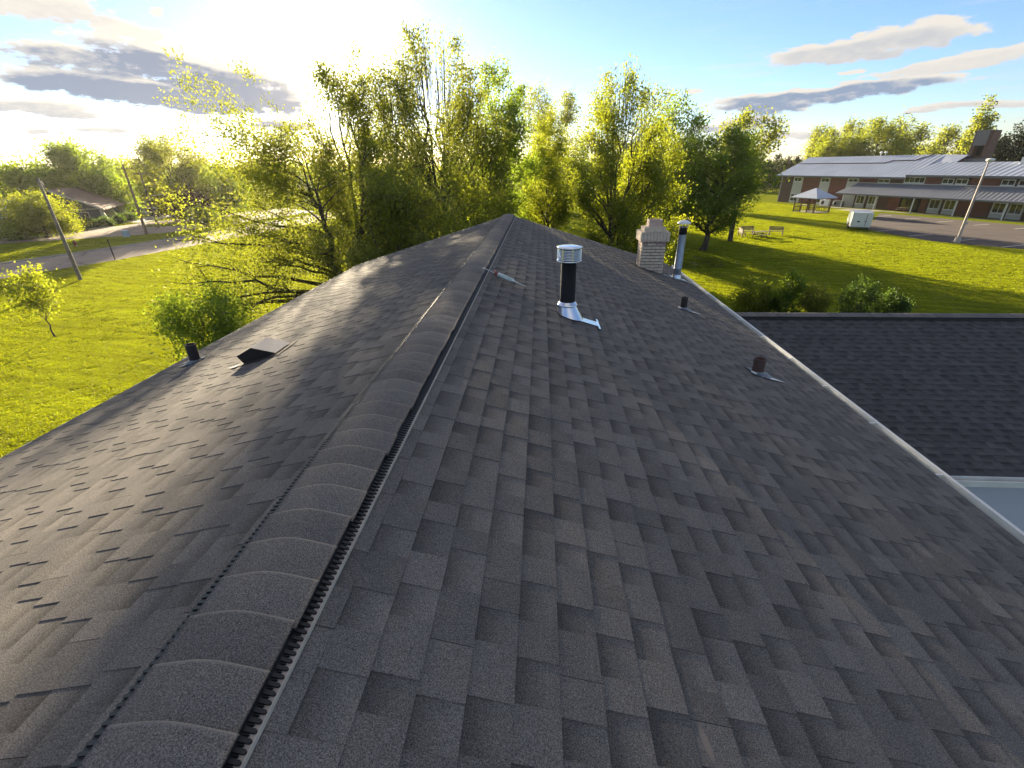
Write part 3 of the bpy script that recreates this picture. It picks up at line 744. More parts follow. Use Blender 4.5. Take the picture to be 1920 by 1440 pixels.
upright_part([(0.11, 0.0), (0.105, 0.03), (0.085, 0.085)], (fx, fy, fz+0.01), M_GALV, 'flue_boot', fl)
b = MB(); flash_plate(b, fx, fy, 0.16, 0.24, 0.12); hb(b, 'flashing_plate', M_GALV, fl)
b = MB(); Mq = slope_matrix(1, fy-0.14, (fx+0.14-X0)/CT, 0.02); b.box((0, 0, 0), (0.36, 0.035, 0.004), M=Mq); hb(b, 'flashing_edge', M_WHITE, fl)

# short soil pipes
def stub(x, y, r, h, m, label, white=True):
    z = roofz(x); sd = 1 if x > X0 else -1
    p = upright_part([(r, -0.06), (r*1.02, h*0.98), (r*1.0, h), (r*0.82, h), (r*0.80, h-0.10)], (x, y, z), m, 'soil_pipe', house, n=20, label=label)
    upright_part([(r*0.80, h-0.10), (0.001, h-0.10)], (x, y, z), M_DARK, 'pipe_opening', p, n=20)
    upright_part([(r*1.9, 0.005), (r*1.25, 0.02), (r*1.06, 0.045)], (x, y, z), M_LEAD, 'pipe_boot', p, n=20)
    b = MB(); Mf = flash_plate(b, x, y, r*1.6, r*2.8, r*1.8); hb(b, 'flashing_plate', M_LEAD, p)
    b = MB()
    q = [(0.09, -0.06-r, 0.006), (0.30, -0.02-r, 0.006), (0.16, 0.01-r, 0.006), (0.19, 0.045-r, 0.006)]
    q = [Mf @ Vector(a) for a in q]
    q2 = [a+Vector((0, 0, 0.002)) for a in q]
    b.add(q+q2, [(4, 5, 6, 7), (0, 1, 5, 4), (1, 2, 6, 5), (2, 3, 7, 6), (3, 0, 4, 7)]); b.box((-0.075, -r*0.9, 0.006), (0.05, 0.05, 0.012), M=Mf)
    hb(b, 'sealant_patch', M_WHITE, p)
stub(2.37, 7.36, 0.052, 0.20, M_DARKIRON, 'short dark soil pipe nearer the gutter past the silver vent')
stub(2.55, 4.94, 0.062, 0.19, M_RUST, 'short rusty soil pipe closest to the camera on the right slope')
stub(-4.54, 5.33, 0.062, 0.25, M_DARKIRON, 'short dark brown soil pipe by the eave of the left slope')

# slant back vent on the left slope
Mv = slope_matrix(-1, 4.30, abs(-3.09+0.19-X0)/CT, 0.012)   # x down slope, y toward camera (left slope)
b = MB()
prof = [(0.20, 0.0), (0.235, 0.098), (0.035, 0.140), (-0.20, 0.012)]     # (down, height)
yA, yB = -0.27, 0.045
for (ya, yb) in ((yA, yB),):
    P = [Mv @ Vector((d, ya, h)) for d, h in prof]; Q = [Mv @ Vector((d, yb, h)) for d, h in prof]
    b.add([P[1], P[2], Q[2], Q[1]], [(0, 1, 2, 3)]); b.add([P[2], P[3], Q[3], Q[2]], [(0, 1, 2, 3)])
sv = hb(b, 'slant_vent', M_VENTTAN, label='silver slant backed roof vent with dark side')
b = MB()
for yy in (yA+0.004, yB-0.004):
    vs = [Mv @ Vector((d, yy, h-0.004)) for d, h in prof]; b.add(vs, [(0, 1, 2, 3)])
b.add([Mv @ Vector((0.19, yA, 0)), Mv @ Vector((0.19, yB, 0)), Mv @ Vector((0.20, yB, 0.10)), Mv @ Vector((0.20, yA, 0.10))], [(0, 1, 2, 3)])
hb(b, 'vent_side', M_DARK, sv)
b = MB()
for k in range(4): b.box((0.205, (yA+yB)/2, 0.02+k*0.022), (0.02, yB-yA-0.02, 0.003), M=Mv)
hb(b, 'vent_slat', M_PLASTIC, sv)
b = MB(); b.box((0.03, (yA+yB)/2, -0.002), (0.58, 0.42, 0.003), M=Mv); hb(b, 'flashing_plate', M_DARKIRON, sv)
b = MB(); b.add([Mv @ Vector(q) for q in ((0.26, 0.03, 0.004), (0.40, 0.05, 0.004), (0.27, 0.10, 0.004), (0.24, 0.06, 0.004))], [(0, 1, 2, 3)]); hb(b, 'sealant_patch', M_WHITE, sv)

# caulking gun left on the roof
pa = Vector((-0.64, 5.74, roofz(-0.64)+0.06)); pb = Vector((-0.15, 5.58, roofz(-0.17)+0.035))
gun = thing('caulking_gun', 'caulking gun with pale cartridge lying across shingles beside the ridge', 'caulking gun', tuple((pa+pb)/2))
GO = tuple((pa+pb)/2); dg = (pb-pa); Lg = dg.length
def gp(t, dz=0.0, side=0.0):
    s = Vector((-dg.y, dg.x, 0)).normalized(); return pa + dg*t + Vector((0, 0, dz)) + s*side
b = MB(); b.tube([gp(0.30), gp(0.68)], 0.026, 14); b.build('cartridge', simple('pale cartridge', (0.50, 0.58, 0.56), 0.5, scale=30, c2=(0.28, 0.40, 0.36)), gun, GO)
b = MB(); b.tube([gp(0.68), gp(0.70), gp(0.74), gp(1.0, -0.004)], [0.022, 0.013, 0.009, 0.004], 10); b.build('nozzle', M_WHITE, gun, GO)
b = MB(); b.tube([gp(0.29, -0.002), gp(0.32, -0.002)], 0.029, 14); b.tube([gp(0.66, -0.002), gp(0.69, -0.002)], 0.029, 14)
for s in (-1, 1): b.tube([gp(0.30, -0.004, s*0.029), gp(0.68, -0.004, s*0.029)], 0.004, 6)
b.tube([gp(-0.10, 0.004), gp(0.30, 0.0)], 0.0045, 8); b.tube([gp(-0.10, 0.004), gp(-0.11, -0.025)], 0.0045, 8)
b.build('frame_rod', M_GALV, gun, GO)
M_RED = simple('faded red paint', (0.28, 0.07, 0.05), 0.6)
b = MB(); b.box((0, 0, 0), (0.05, 0.018, 0.05), M=Matrix.Translation(gp(0.26, 0.0)) @ Matrix.Rotation(math.atan2(dg.y, dg.x), 4, 'Z'))
b.tube([gp(0.24, 0.0), gp(0.17, 0.0, 0.05), gp(0.13, -0.005, 0.12)], [0.012, 0.011, 0.009], 8); b.tube([gp(0.28, 0.0, 0.01), gp(0.27, 0.0, 0.07), gp(0.25, -0.005, 0.12)], [0.008, 0.007, 0.006], 8)
b.build('handle', M_RED, gun, GO)

# ------------------------------------------------------------------ lower wing on the right
WR, WY, WE = 5.30, 10.50, 4.0; WT = math.atan(0.304); WL = (WR-WE)/math.sin(WT)
wing = thing('side_wing', 'lower shingled wing with pale siding beyond the right gutter', 'house wing', (9.0, WY, 0)); WO = (9.0, WY, 0)
WX0, WX1 = 3.12, 17.0
def wing_matrix(sd, x, v, n=0.0):
    # sd=1: slope facing the camera (-y); x plays the part of the running length
    d = Vector((0, -sd*math.cos(WT), -math.sin(WT))); nn = Vector((0, -sd*math.sin(WT), math.cos(WT))); a = nn.cross(d)
    p = Vector((x, WY, WR)) + d*v + nn*n
    m = Matrix.Identity(4)
    for i in range(3): m[i][0] = d[i]; m[i][1] = a[i]; m[i][2] = nn[i]; m[i][3] = p[i]
    return m
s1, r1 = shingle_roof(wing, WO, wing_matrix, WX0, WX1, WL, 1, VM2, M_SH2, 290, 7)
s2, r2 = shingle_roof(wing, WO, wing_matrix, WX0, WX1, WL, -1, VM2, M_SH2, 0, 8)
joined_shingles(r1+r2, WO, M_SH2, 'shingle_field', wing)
b = MB()
for sd in (1, -1):
    q = [wing_matrix(sd, WX0, 0, -0.003) @ Vector((0, 0, 0)), wing_matrix(sd, WX0, WL-0.01, -0.003) @ Vector((0, 0, 0)), wing_matrix(sd, WX0, WL-0.01, -0.14) @ Vector((0, 0, 0)), wing_matrix(sd, WX0, 0, -0.14) @ Vector((0, 0, 0))]
    b.prism(q, (WX1-WX0, 0, 0))
b.build('roof_deck', M_WHITE, wing, WO)
x = WX0; k = 0
while x < WX1:
    m_ = CMS[k % 8]
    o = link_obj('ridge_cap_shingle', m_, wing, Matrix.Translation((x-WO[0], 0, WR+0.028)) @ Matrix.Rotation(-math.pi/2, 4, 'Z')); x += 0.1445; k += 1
b = MB()
for sd in (1, -1):
    q = [(WX0, WY-sd*0.10, WR+0.02), (WX0, WY-sd*0.185, WR-0.012), (WX0, WY-sd*0.185, WR-0.045), (WX0, WY-sd*0.10, WR-0.02)]
    b.prism(q, (WX1-WX0, 0, 0))
b.build('vent_body', M_PLASTIC, wing, WO)
b = MB(); ye = WY-WL*math.cos(WT); b.prism([(WX0, ye, WE), (WX0, ye-0.012, WE), (WX0, ye-0.012, WE-0.10), (WX0, ye-0.11, WE-0.10), (WX0, ye-0.11, WE-0.01), (WX0, ye-0.125, WE-0.01), (WX0, ye-0.125, WE-0.115), (WX0, ye, WE-0.115)], (WX1-WX0, 0, 0))
b.build('gutter', M_WHITE, wing, WO)
yw = ye+0.32
b = MB(); b.box(((WX0+WX1)/2, (yw+2*WY-yw)/2, WE/2-0.06), (WX1-WX0-0.4, 2*(WY-yw)-0.06, WE-0.1)); b.build('wall', M_DARK, wing, WO)
b = MB(); b.box(((WX0+WX1)/2, (ye+yw)/2-0.02, WE-0.13), (WX1-WX0, 0.34, 0.012)); b.build('soffit', M_WHITE, wing, WO)
bb = MB(); Lw = WX1-WX0-0.3
bb.add([(-Lw/2, 0, 0.064), (Lw/2, 0, 0.064), (Lw/2, -0.030, -0.062), (-Lw/2, -0.030, -0.062), (Lw/2, 0.0, -0.064), (-Lw/2, 0.0, -0.064)], [(0, 3, 2, 1), (3, 5, 4, 2)])
pm = bb.mesh('siding_plank', [M_SIDING]); z = 0.25
while z < WE-0.2:
    link_obj('siding_plank', pm, wing, Matrix.Translation(((WX0+WX1)/2-WO[0], yw-0.03-WO[1], z))); z += 0.128
#@@PART3
# ------------------------------------------------------------------ trees
def tube_np(paths, n):
    """paths: list of (P (k,3), r (k,)) -> V,F of open tubes"""
    VV, FF = [], []; base = 0
    ang = 2*np.pi*np.arange(n)/n; ca, sa = np.cos(ang), np.sin(ang)
    for P, r in paths:
        P = np.asarray(P); k = len(P)
        T = np.gradient(P, axis=0); T /= np.linalg.norm(T, axis=1, keepdims=True)+1e-9
        ref = np.where(np.abs(T[:, 2:3]) < 0.9, np.array([[0, 0, 1.0]]), np.array([[1.0, 0, 0]]))
        A = np.cross(T, ref); A /= np.linalg.norm(A, axis=1, keepdims=True)+1e-9; B = np.cross(T, A)
        r = np.asarray(r)
        v = P[:, None, :] + (A[:, None, :]*ca[None, :, None] + B[:, None, :]*sa[None, :, None])*r[:, None, None]
        VV.append(v.reshape(-1, 3))
        i = (np.arange(k-1)[:, None]*n + np.arange(n)[None]); j = (np.arange(k-1)[:, None]*n + (np.arange(n)[None]+1) % n)
        FF.append(np.stack([i, j, j+n, i+n], -1).reshape(-1, 4)+base); base += k*n
    return np.concatenate(VV), np.concatenate(FF)
def leaves_np(C, size, rg, aspect=0.62, up=0.0, dirs=None):
    n = len(C)
    a = rg.normal(size=(n, 3)); 
    if dirs is not None: a = a*0.7+dirs
    a[:, 2] += up; a /= np.linalg.norm(a, axis=1, keepdims=True)
    b = np.cross(a, rg.normal(size=(n, 3))); b /= np.linalg.norm(b, axis=1, keepdims=True)+1e-9
    s = size*rg.uniform(0.6, 1.3, (n, 1)); w_ = s*aspect*0.5
    V = np.stack([C, C+a*s*0.45-b*w_, C+a*s, C+a*s*0.45+b*w_], 1).reshape(-1, 3)
    F = np.arange(4*n).reshape(-1, 4); return V, F
def curve_pts(p, q, k, rg, sag=0.0, wob=0.06, lift=None):
    t = np.linspace(0, 1, k)[:, None]; p = np.asarray(p, float); q = np.asarray(q, float); L = np.linalg.norm(q-p)
    mid = (p+q)/2 + np.array([0, 0, sag*L]) + rg.normal(size=3)*wob*L
    P = (1-t)**2*p + 2*t*(1-t)*mid + t*t*q
    P[1:-1] += rg.normal(size=(k-2, 3))*0.012*L
    return P
SHAPES = dict(
    oval=lambda t: np.sqrt(np.clip(1-(2*(t-0.42)/1.16)**2, 0, 1)),
    column=lambda t: np.clip(np.minimum((t+0.06)/0.28, 1.0), 0, 1)**0.6*np.clip((1.03-t)/0.55, 0, 1)**0.65,
    vase=lambda t: np.clip(0.45+0.75*t, 0, 1)*np.clip((1.02-t)/0.35, 0, 1)**0.5,
    round=lambda t: np.sqrt(np.clip(1-(2*t-0.92)**2, 0, 1)),
    cone=lambda t: np.clip(1.02-t, 0, 1)**0.85,
    dome=lambda t: np.sqrt(np.clip(1-t*t, 0, 1)),
)
def tree(kind, label, cat, loc, H, Rad, z0, nleaf, lsize, leaf, shape='oval', seed=1, stems=1, tr=0.16, limbs=46, tw=9, up=0.5,
         spread=0.35, spires=0, lean=(0, 0), tips=None, group=None, squash=1.0, bare=0.0, droop=0.0, bark=None, top=1.08, gap=0.0):
    far = math.hypot(loc[0], loc[1]) > 80
    lsize *= 0.95 if far else 1.2; nleaf = int(nleaf*(1.25 if far else 1.05)); spread *= 1.25
    rg = np.random.default_rng(seed); root = thing(kind, label, cat, loc, 0, group)
    sh = SHAPES[shape]; paths = []; twigs = []
    ends = []
    for s in range(stems):
        a = 2*np.pi*(s+rg.uniform(-.2, .2))/stems
        rr = 0.0 if stems == 1 else Rad*rg.uniform(0.18, 0.42)
        tipp = np.array([math.cos(a)*rr+lean[0], math.sin(a)*rr*squash+lean[1], H*rg.uniform(0.80, 0.93)])
        st = np.array([0.0, 0, 0]) if stems == 1 else np.array([math.cos(a)*tr*0.7, math.sin(a)*tr*0.7, 0])
        P = curve_pts(st, tipp, 14, rg, 0, 0.04)
        if stems > 1: P[:, :2] = st[:2] + (P[:, :2]-st[:2])*np.linspace(0.15, 1, 14)[:, None]**1.0
        r = tr*(1.0 if stems == 1 else 0.72)*(1-np.linspace(0, 1, 14)*0.93)
        r[0] *= 1.35; paths.append((P, r)); ends.append((P, r))
    tipl = []
    if tips is not None:
        for q in tips: tipl.append(np.array(q, float))
    tg = np.linspace(0.01, 0.99, 60); wgt = np.array([float(sh(np.array(q)))**1.35+0.05 for q in tg]); cw_ = np.cumsum(wgt)/wgt.sum()
    nl = max(7, limbs//6); lob = []
    for i in range(nl):
        t = float(np.interp((i+rg.uniform(.1, .9))/nl, cw_, tg)); a = i*2.39996+rg.uniform(-.5, .5)
        lob.append((t, a, float(sh(np.array(t)))*rg.uniform(0.62, 1.08)))
    for i in range(limbs):
        t = float(np.interp((i+rg.uniform(0, 1))/limbs, cw_, tg)); a = i*2.39996+rg.uniform(-.5, .5)
        rr_ = float(sh(np.array(t)))*math.sqrt(rg.uniform(0.12, 1.0))*(1+0.15*math.sin(a*2+seed)+0.12*math.sin(a*3+seed*2+t*6))
        p0 = np.array([math.cos(a)*rr_, math.sin(a)*rr_, t])
        best = min(lob, key=lambda q: (q[2]*math.cos(q[1])-p0[0])**2+(q[2]*math.sin(q[1])-p0[1])**2+3*(q[0]-t)**2)
        pl_ = np.array([best[2]*math.cos(best[1]), best[2]*math.sin(best[1]), best[0]]); k = rg.uniform(0.1, 0.6)
        p0 = p0*(1-k)+pl_*k
        z = z0+(H*top-z0)*p0[2]
        tipl.append(np.array([p0[0]*Rad+lean[0]*t, p0[1]*Rad*squash+lean[1]*t, z-droop*Rad*rr_]))
    leafC = []; leafD = []; nt_ = len(tipl)
    for i, q in enumerate(tipl):
        P, r = ends[int(np.argmin([np.min(np.linalg.norm(e[0][:, :2]-q[:2], axis=1)) + rg.uniform(0, .5) for e in ends]))]
        hd = math.hypot(q[0], q[1])
        zt = max(0.10*H, min(q[2]-up*hd*0.9-0.03*H, H*0.85)); zt = max(zt, z0*0.55 if z0 > 0.5 else 0.15)
        j = int(np.argmin(np.abs(P[:, 2]-zt))); p = P[j]; L = np.linalg.norm(q-p)
        r0 = min(r[j]*0.6, 0.03+0.020*L)*(1.15 if tips is not None and i < len(tips) else 1.0)
        C = curve_pts(p, q, 9, rg, sag=0.10 if up > 0 else -0.05, wob=0.07)
        paths.append((C, r0*(1-np.linspace(0, 1, 9)*0.85)))
        for k in range(tw):
            t = rg.uniform(0.30, 1.0)**0.8; c = C[min(8, int(t*8.99))]
            d = rg.normal(size=3)*0.8; d[2] = d[2]*0.6+up*1.1; out_ = np.array([c[0], c[1], 0.0])/(math.hypot(c[0], c[1])+0.3)
            d += out_*0.7; d /= np.linalg.norm(d)
            tq = min(1.0, max(0.0, (c[2]-z0)/(H-z0+1e-6))); l = Rad*spread*rg.uniform(0.4, 1.3)*(1.15-0.4*t)*(0.4+0.6*float(sh(np.array(tq))))
            e = c+d*l; twigs.append((np.stack([c, (c+e)/2+rg.normal(size=3)*0.04*l, e]), np.array([0.35, 0.22, 0.08])*r0*0.6+0.002))
            if rg.uniform() > gap: leafC.append((c, e, l)); 
    for k in range(spires):
        a = rg.uniform(0, 6.283); rr = Rad*rg.uniform(0.05, 0.85); t = 1-0.45*(rr/Rad)**1.5
        c = np.array([math.cos(a)*rr+lean[0], math.sin(a)*rr*squash+lean[1], z0+(H*0.92-z0)*t-rg.uniform(0.2, 1.2)])
        d = np.array([math.cos(a)*0.25*rr/Rad, math.sin(a)*0.25*rr/Rad, 1.0]); l = rg.uniform(0.08, 0.17)*H
        e = c+d*l; twigs.append((np.stack([c-d*l*0.6, c, e]), np.array([0.02, 0.014, 0.004]))); leafC += [(c, e, l*0.13)]
    m = len(leafC); A = np.array([x[0] for x in leafC]); E_ = np.array([x[1] for x in leafC]); L_ = np.array([x[2] for x in leafC])
    wl_ = L_**1.3*rg.uniform(0.35, 1.6, m); cnt = rg.poisson(nleaf*wl_/wl_.sum()); idx = np.repeat(np.arange(m), cnt); t = rg.uniform(0.15, 1.08, (len(idx), 1))
    C = A[idx]*(1-t)+E_[idx]*t + rg.normal(size=(len(idx), 3))*(L_[idx, None]*0.26+lsize*0.8)
    C[:, 2] = np.maximum(C[:, 2], 0.08)
    V, F = leaves_np(C, lsize, rg, up=-0.15, dirs=(E_-A)[idx]/(L_[idx, None]+1e-6)*0.5)
    rnd = np.clip(np.repeat(rg.uniform(0, 1, m), cnt)*0.75+rg.uniform(0, 0.25, len(idx)), 0, 1)
    if far: twigs = twigs[::3]
    Vt, Ft = tube_np(paths, 5 if far else 7); Vw, Fw = tube_np(twigs, 3)
    link_obj('trunk', np_mesh('trunk', np.concatenate([Vt, Vw]), np.concatenate([Ft, Fw+len(Vt)]), [bark or M_BARK], smooth=True), root)
    link_obj('crown', np_mesh('crown', V, F, [LEAF[leaf]], fattr={'rnd': rnd}), root)
    return root
def pol(azd, d): return (d*math.sin(R(azd)), d*math.cos(R(azd)), 0)
T_ = tree
# the row of trees beyond the left eave, toward the sun
T_('spreading_tree', 'crooked wide tree with long drooping limbs reaching left over the lawn', 'tree', pol(-23.5, 28.5), 10.6, 6.6, 2.2, 60000, 0.105, 'olive', 'round', 21, stems=3, tr=0.34, limbs=58, tw=12, up=0.25, spread=0.17, squash=0.9,
   tips=[(-5.6, -1.5, 12.2), (-4.6, -2.5, 12.9), (-3.4, 0.0, 13.0), (-6.3, -1.0, 10.8), (-5.2, -3, 9.8), (-6.6, -2.5, 7.0), (-6.0, -4.0, 5.4), (-5.2, -5.5, 3.6), (-4.6, -6.5, 2.6), (-3.4, -6.0, 3.0), (-6.8, 0.5, 8.6), (-5.9, -4.4, 4.4), (-2.6, -5.5, 2.4), (-7.0, -0.6, 11.6)], gap=0.05)
T_('maple_tree', 'tall thin tree under the sun glare, left of the highest crown', 'tree', (-12.4, 32.6, 0), 14.6, 3.5, 2.5, 25000, 0.13, 'olive', 'oval', 22, stems=4, tr=0.26, limbs=46, up=1.1, spread=0.22, spires=50, gap=0.15)
T_('maple_tree', 'highest tree of the backlit clump with many upright shoots', 'tree', (-7.2, 35.0, 0), 16.2, 4.3, 2.5, 24000, 0.14, 'olive', 'oval', 23, stems=5, tr=0.30, limbs=60, up=1.2, spread=0.20, spires=90, gap=0.1)
T_('maple_tree', 'slender backlit tree between the glare and the highest crown', 'tree', (-10.6, 35.6, 0), 15.0, 3.2, 2.5, 14000, 0.14, 'olive', 'oval', 24, stems=3, tr=0.24, limbs=44, up=1.2, spread=0.22, spires=60, gap=0.15)
T_('maple_tree', 'narrow dark green tree just left of the yellow column tree', 'tree', pol(-4.3, 43), 15.4, 3.2, 3.0, 22000, 0.17, 'mid', 'oval', 25, stems=2, tr=0.26, limbs=50, up=0.8, spread=0.24, spires=12)
T_('maple_tree', 'dense low tree filling the gap beneath the highest crown', 'tree', pol(-12.5, 27), 8.4, 4.2, 1.0, 19000, 0.11, 'yellow', 'round', 26, stems=3, tr=0.18, limbs=54, up=0.6, spread=0.2)
T_('maple_tree', 'leafy tree low against the left roof slope below the glare', 'tree', pol(-18.2, 26), 7.4, 3.4, 0.8, 15000, 0.11, 'olive', 'round', 27, stems=3, tr=0.16, limbs=46, up=0.6, spread=0.2)
T_('maple_tree', 'leafy tree filling the notch between the highest crown and the narrow dark tree', 'tree', pol(-7.4, 39), 13.2, 3.3, 2.0, 20000, 0.15, 'olive', 'oval', 29, stems=3, tr=0.24, limbs=50, up=0.9, spread=0.24, spires=20)
T_('young_tree', 'small bright tree peeking over the roof left of the apex', 'tree', pol(-6.9, 33), 7.6, 2.4, 1.0, 9000, 0.13, 'yellow', 'oval', 28, stems=2, tr=0.10, limbs=36, up=0.6, spread=0.25)
# straight ahead and right
T_('willow_tree', 'feathery pale tree standing behind the yellow column tree', 'tree', pol(0.8, 88), 20.2, 6.4, 4.0, 16000, 0.30, 'olive', 'oval', 30, stems=3, tr=0.35, limbs=60, up=0.7, spread=0.22, spires=16, gap=0.2)
T_('column_maple_tree', 'narrow flame shaped yellow green tree behind the roof apex', 'tree', (0.6, 46, 0), 12.5, 2.7, 0.6, 30000, 0.14, 'yellow', 'column', 31, stems=1, tr=0.15, limbs=90, tw=8, up=1.0, spread=0.24)
T_('maple_tree', 'tall yellow green tree with sparse pointed top left of the chimney', 'tree', (5.7, 37.2, 0), 14.4, 3.5, 0.8, 38000, 0.13, 'yellow', 'oval', 32, stems=3, tr=0.24, limbs=70, up=1.1, spread=0.2, spires=80)
T_('maple_tree', 'green tree rising right behind the painted brick chimney', 'tree', pol(12.0, 40), 10.6, 3.1, 0.9, 26000, 0.14, 'yellow', 'oval', 33, stems=2, tr=0.2, limbs=56, up=0.9, spread=0.22, spires=6)
T_('maple_tree', 'taller darker tree behind the chimney tree and the round one', 'tree', pol(13.9, 60), 14.8, 4.3, 2.0, 18000, 0.22, 'mid', 'oval', 34, stems=2, tr=0.3, limbs=52, up=0.8, spread=0.22, spires=8)
T_('maple_tree', 'round dark green tree with visible dark trunk on the right lawn', 'tree', (17.5, 51.3, 0), 11.4, 4.6, 2.3, 34000, 0.17, 'mid', 'round', 35, stems=1, tr=0.30, limbs=66, tw=10, up=0.6, spread=0.2, lean=(0.6, 0), spires=6)
T_('maple_tree', 'thin topped tree right behind the round dark tree', 'tree', pol(21.4, 62), 13.0, 3.6, 5.0, 7000, 0.22, 'olive', 'vase', 36, stems=3, tr=0.2, limbs=36, up=1.0, spread=0.25, spires=14, gap=0.3)
T_('maple_tree', 'bright green tree behind the sparse pointed one', 'tree', pol(9.2, 58), 11.0, 3.4, 1.0, 14000, 0.20, 'yellow', 'oval', 37, stems=2, tr=0.2, limbs=46, up=0.9, spread=0.25)
for k, (px, py, h_, lb) in enumerate(((8, 88, 12.5, 'green tree far behind the tall sparse one'), (0.5, 104, 12, 'distant green tree hidden behind the flame shaped tree'), (33, 98, 11.0, 'green tree far behind the thin topped tree'), (-8, 98, 12, 'distant green tree seen through the notch left of the apex'))):
    T_('broad_tree', lb, 'tree', (px, py, 0), h_, 4.6, 1.0, 9000, 0.3, 'mid', 'oval', 130+k, stems=2, tr=0.25, limbs=44, up=0.7, spread=0.24)
# left lawn
T_('young_tree', 'staked young tree alone on the left lawn', 'tree', (-27.6, 23.0, 0), 3.75, 1.0, 1.5, 2600, 0.12, 'yellow', 'oval', 40, stems=1, tr=0.045, limbs=30, tw=6, up=0.9, spread=0.35, lean=(0.05, 0))
T_('lilac_bush', 'leafy bush pressed against the left eave', 'bush', (-12.4, 15.7, 0), 4.35, 1.75, 0.8, 15000, 0.085, 'mid', 'vase', 41, stems=6, tr=0.05, limbs=50, tw=7, up=0.6, spread=0.34, spires=26, gap=0.15)
# far left neighbourhood
T_('broad_tree', 'broad dark tree behind the brown roofed bungalow', 'tree', pol(-44.2, 132), 13.2, 9.0, 0.8, 22000, 0.50, 'mid', 'dome', 50, tr=0.5, limbs=70, up=0.5, spread=0.2)
T_('broad_tree', 'lower wide tree left of the broad dark tree', 'tree', pol(-47.6, 130), 9.6, 8.5, 0.6, 15000, 0.5, 'mid', 'dome', 51, tr=0.5, limbs=50, up=0.5, spread=0.22)
T_('broad_tree', 'hazy yellow green tree behind the tall utility pole', 'tree', pol(-40.6, 165), 10.6, 9.5, 0.6, 12000, 0.55, 'yellow', 'dome', 52, tr=0.5, limbs=44, up=0.5, spread=0.22)
T_('maple_tree', 'big airy tree between the utility poles and the drooping limbs', 'tree', pol(-37.7, 112), 13.6, 7.0, 1.0, 24000, 0.34, 'olive', 'oval', 53, stems=3, tr=0.4, limbs=66, up=0.8, spread=0.2, spires=12)
T_('maple_tree', 'green tree partly hidden by the long drooping limbs', 'tree', pol(-34.2, 118), 9.5, 6.5, 0.8, 16000, 0.36, 'mid', 'oval', 54, stems=2, tr=0.4, limbs=50, up=0.7, spread=0.22)
T_('plum_tree', 'dark purple leaved tree beside the curved street lamp', 'tree', pol(-37.2, 106), 5.4, 4.0, 0.3, 12000, 0.26, 'purple', 'round', 55, tr=0.2, limbs=46, up=0.6, spread=0.25)
T_('clipped_bush', 'rounded dark green bush beside the purple leaved tree', 'bush', pol(-36.0, 92), 3.3, 2.3, 0.1, 9000, 0.16, 'mid', 'round', 56, tr=0.1, limbs=50, up=0.4, spread=0.25)
T_('maple_tree', 'rounded bright tree in front of the brown roofed bungalow', 'tree', pol(-47.9, 95), 5.6, 4.4, 0.8, 18000, 0.24, 'yellow', 'dome', 57, tr=0.2, limbs=56, up=0.4, spread=0.24)
T_('plum_tree', 'reddish tree at the far left edge', 'tree', pol(-49.6, 140), 8.6, 5.5, 0.6, 9000, 0.45, 'purple', 'dome', 58, tr=0.3, limbs=40, up=0.5, spread=0.25)
T_('spruce_tree', 'dark pointed tree beyond the street between the poles', 'tree', pol(-38.9, 170), 12.0, 4.0, 0.6, 9000, 0.4, 'dark', 'oval', 59, tr=0.3, limbs=44, up=0.3, spread=0.2)
# low shrubs by the bungalow
for k, (azd, d, r_) in enumerate(((-43.7, 108, 1.1), (-42.7, 112, 1.0), (-41.9, 116, 1.2), (-44.8, 107, 1.5), (-46.0, 103, 1.3), (-49.6, 96, 2.0))):
    T_('foundation_shrub', ['clipped shrub at the front corner of the bungalow', 'clipped shrub between the bungalow fins', 'clipped shrub at the rear end of the bungalow', 'low shrub right of the rounded bright tree', 'low shrub under the rounded bright tree', 'low shrub at the left picture edge before the bungalow'][k],
       'shrub', pol(azd, d), 1.3, r_, 0.05, 2200, 0.2, 'dark', 'dome', 60+k, tr=0.05, limbs=24, tw=5, up=0.4, spread=0.35, group='clipped shrubs around the bungalow')
# far right behind the school building
T_('poplar_tree', 'slim grey green tree at the left of the row behind the building', 'tree', pol(27.6, 175), 17.6, 4.2, 2.0, 9000, 0.5, 'olive', 'oval', 70, tr=0.3, limbs=46, up=0.9, spread=0.25, spires=8, gap=0.15)
T_('willow_tree', 'rounded golden willow behind the left half of the metal roof', 'tree', pol(28.8, 158), 15.4, 5.6, 2.5, 15000, 0.42, 'yellow', 'round', 71, tr=0.4, limbs=60, up=0.5, spread=0.22)
T_('willow_tree', 'widest golden willow behind the middle of the metal roof', 'tree', pol(32.1, 158), 17.8, 9.0, 2.0, 26000, 0.42, 'yellow', 'dome', 72, tr=0.5, limbs=80, up=0.5, spread=0.2, squash=0.7)
T_('poplar_tree', 'thin tree with bare twigs between the two golden willows', 'tree', pol(30.0, 180), 18.6, 4.5, 4.0, 7000, 0.5, 'olive', 'oval', 73, stems=3, tr=0.3, limbs=40, up=0.9, spread=0.25, spires=12, gap=0.3)
T_('poplar_tree', 'wispy tree overlapping the right side of the widest willow', 'tree', pol(34.2, 172), 17.4, 4.8, 3.0, 8000, 0.5, 'olive', 'oval', 74, stems=3, tr=0.3, limbs=42, up=0.8, spread=0.25, gap=0.25)
T_('broad_tree', 'low green tree between the widest willow and the brick tower', 'tree', pol(35.6, 150), 12.6, 4.6, 1.0, 9000, 0.42, 'yellow', 'dome', 75, tr=0.3, limbs=40, up=0.5, spread=0.25)
T_('broad_tree', 'grey green tree directly left of the brick tower', 'tree', pol(37.0, 140), 14.4, 4.2, 1.0, 10000, 0.4, 'olive', 'oval', 76, tr=0.3, limbs=46, up=0.6, spread=0.25)
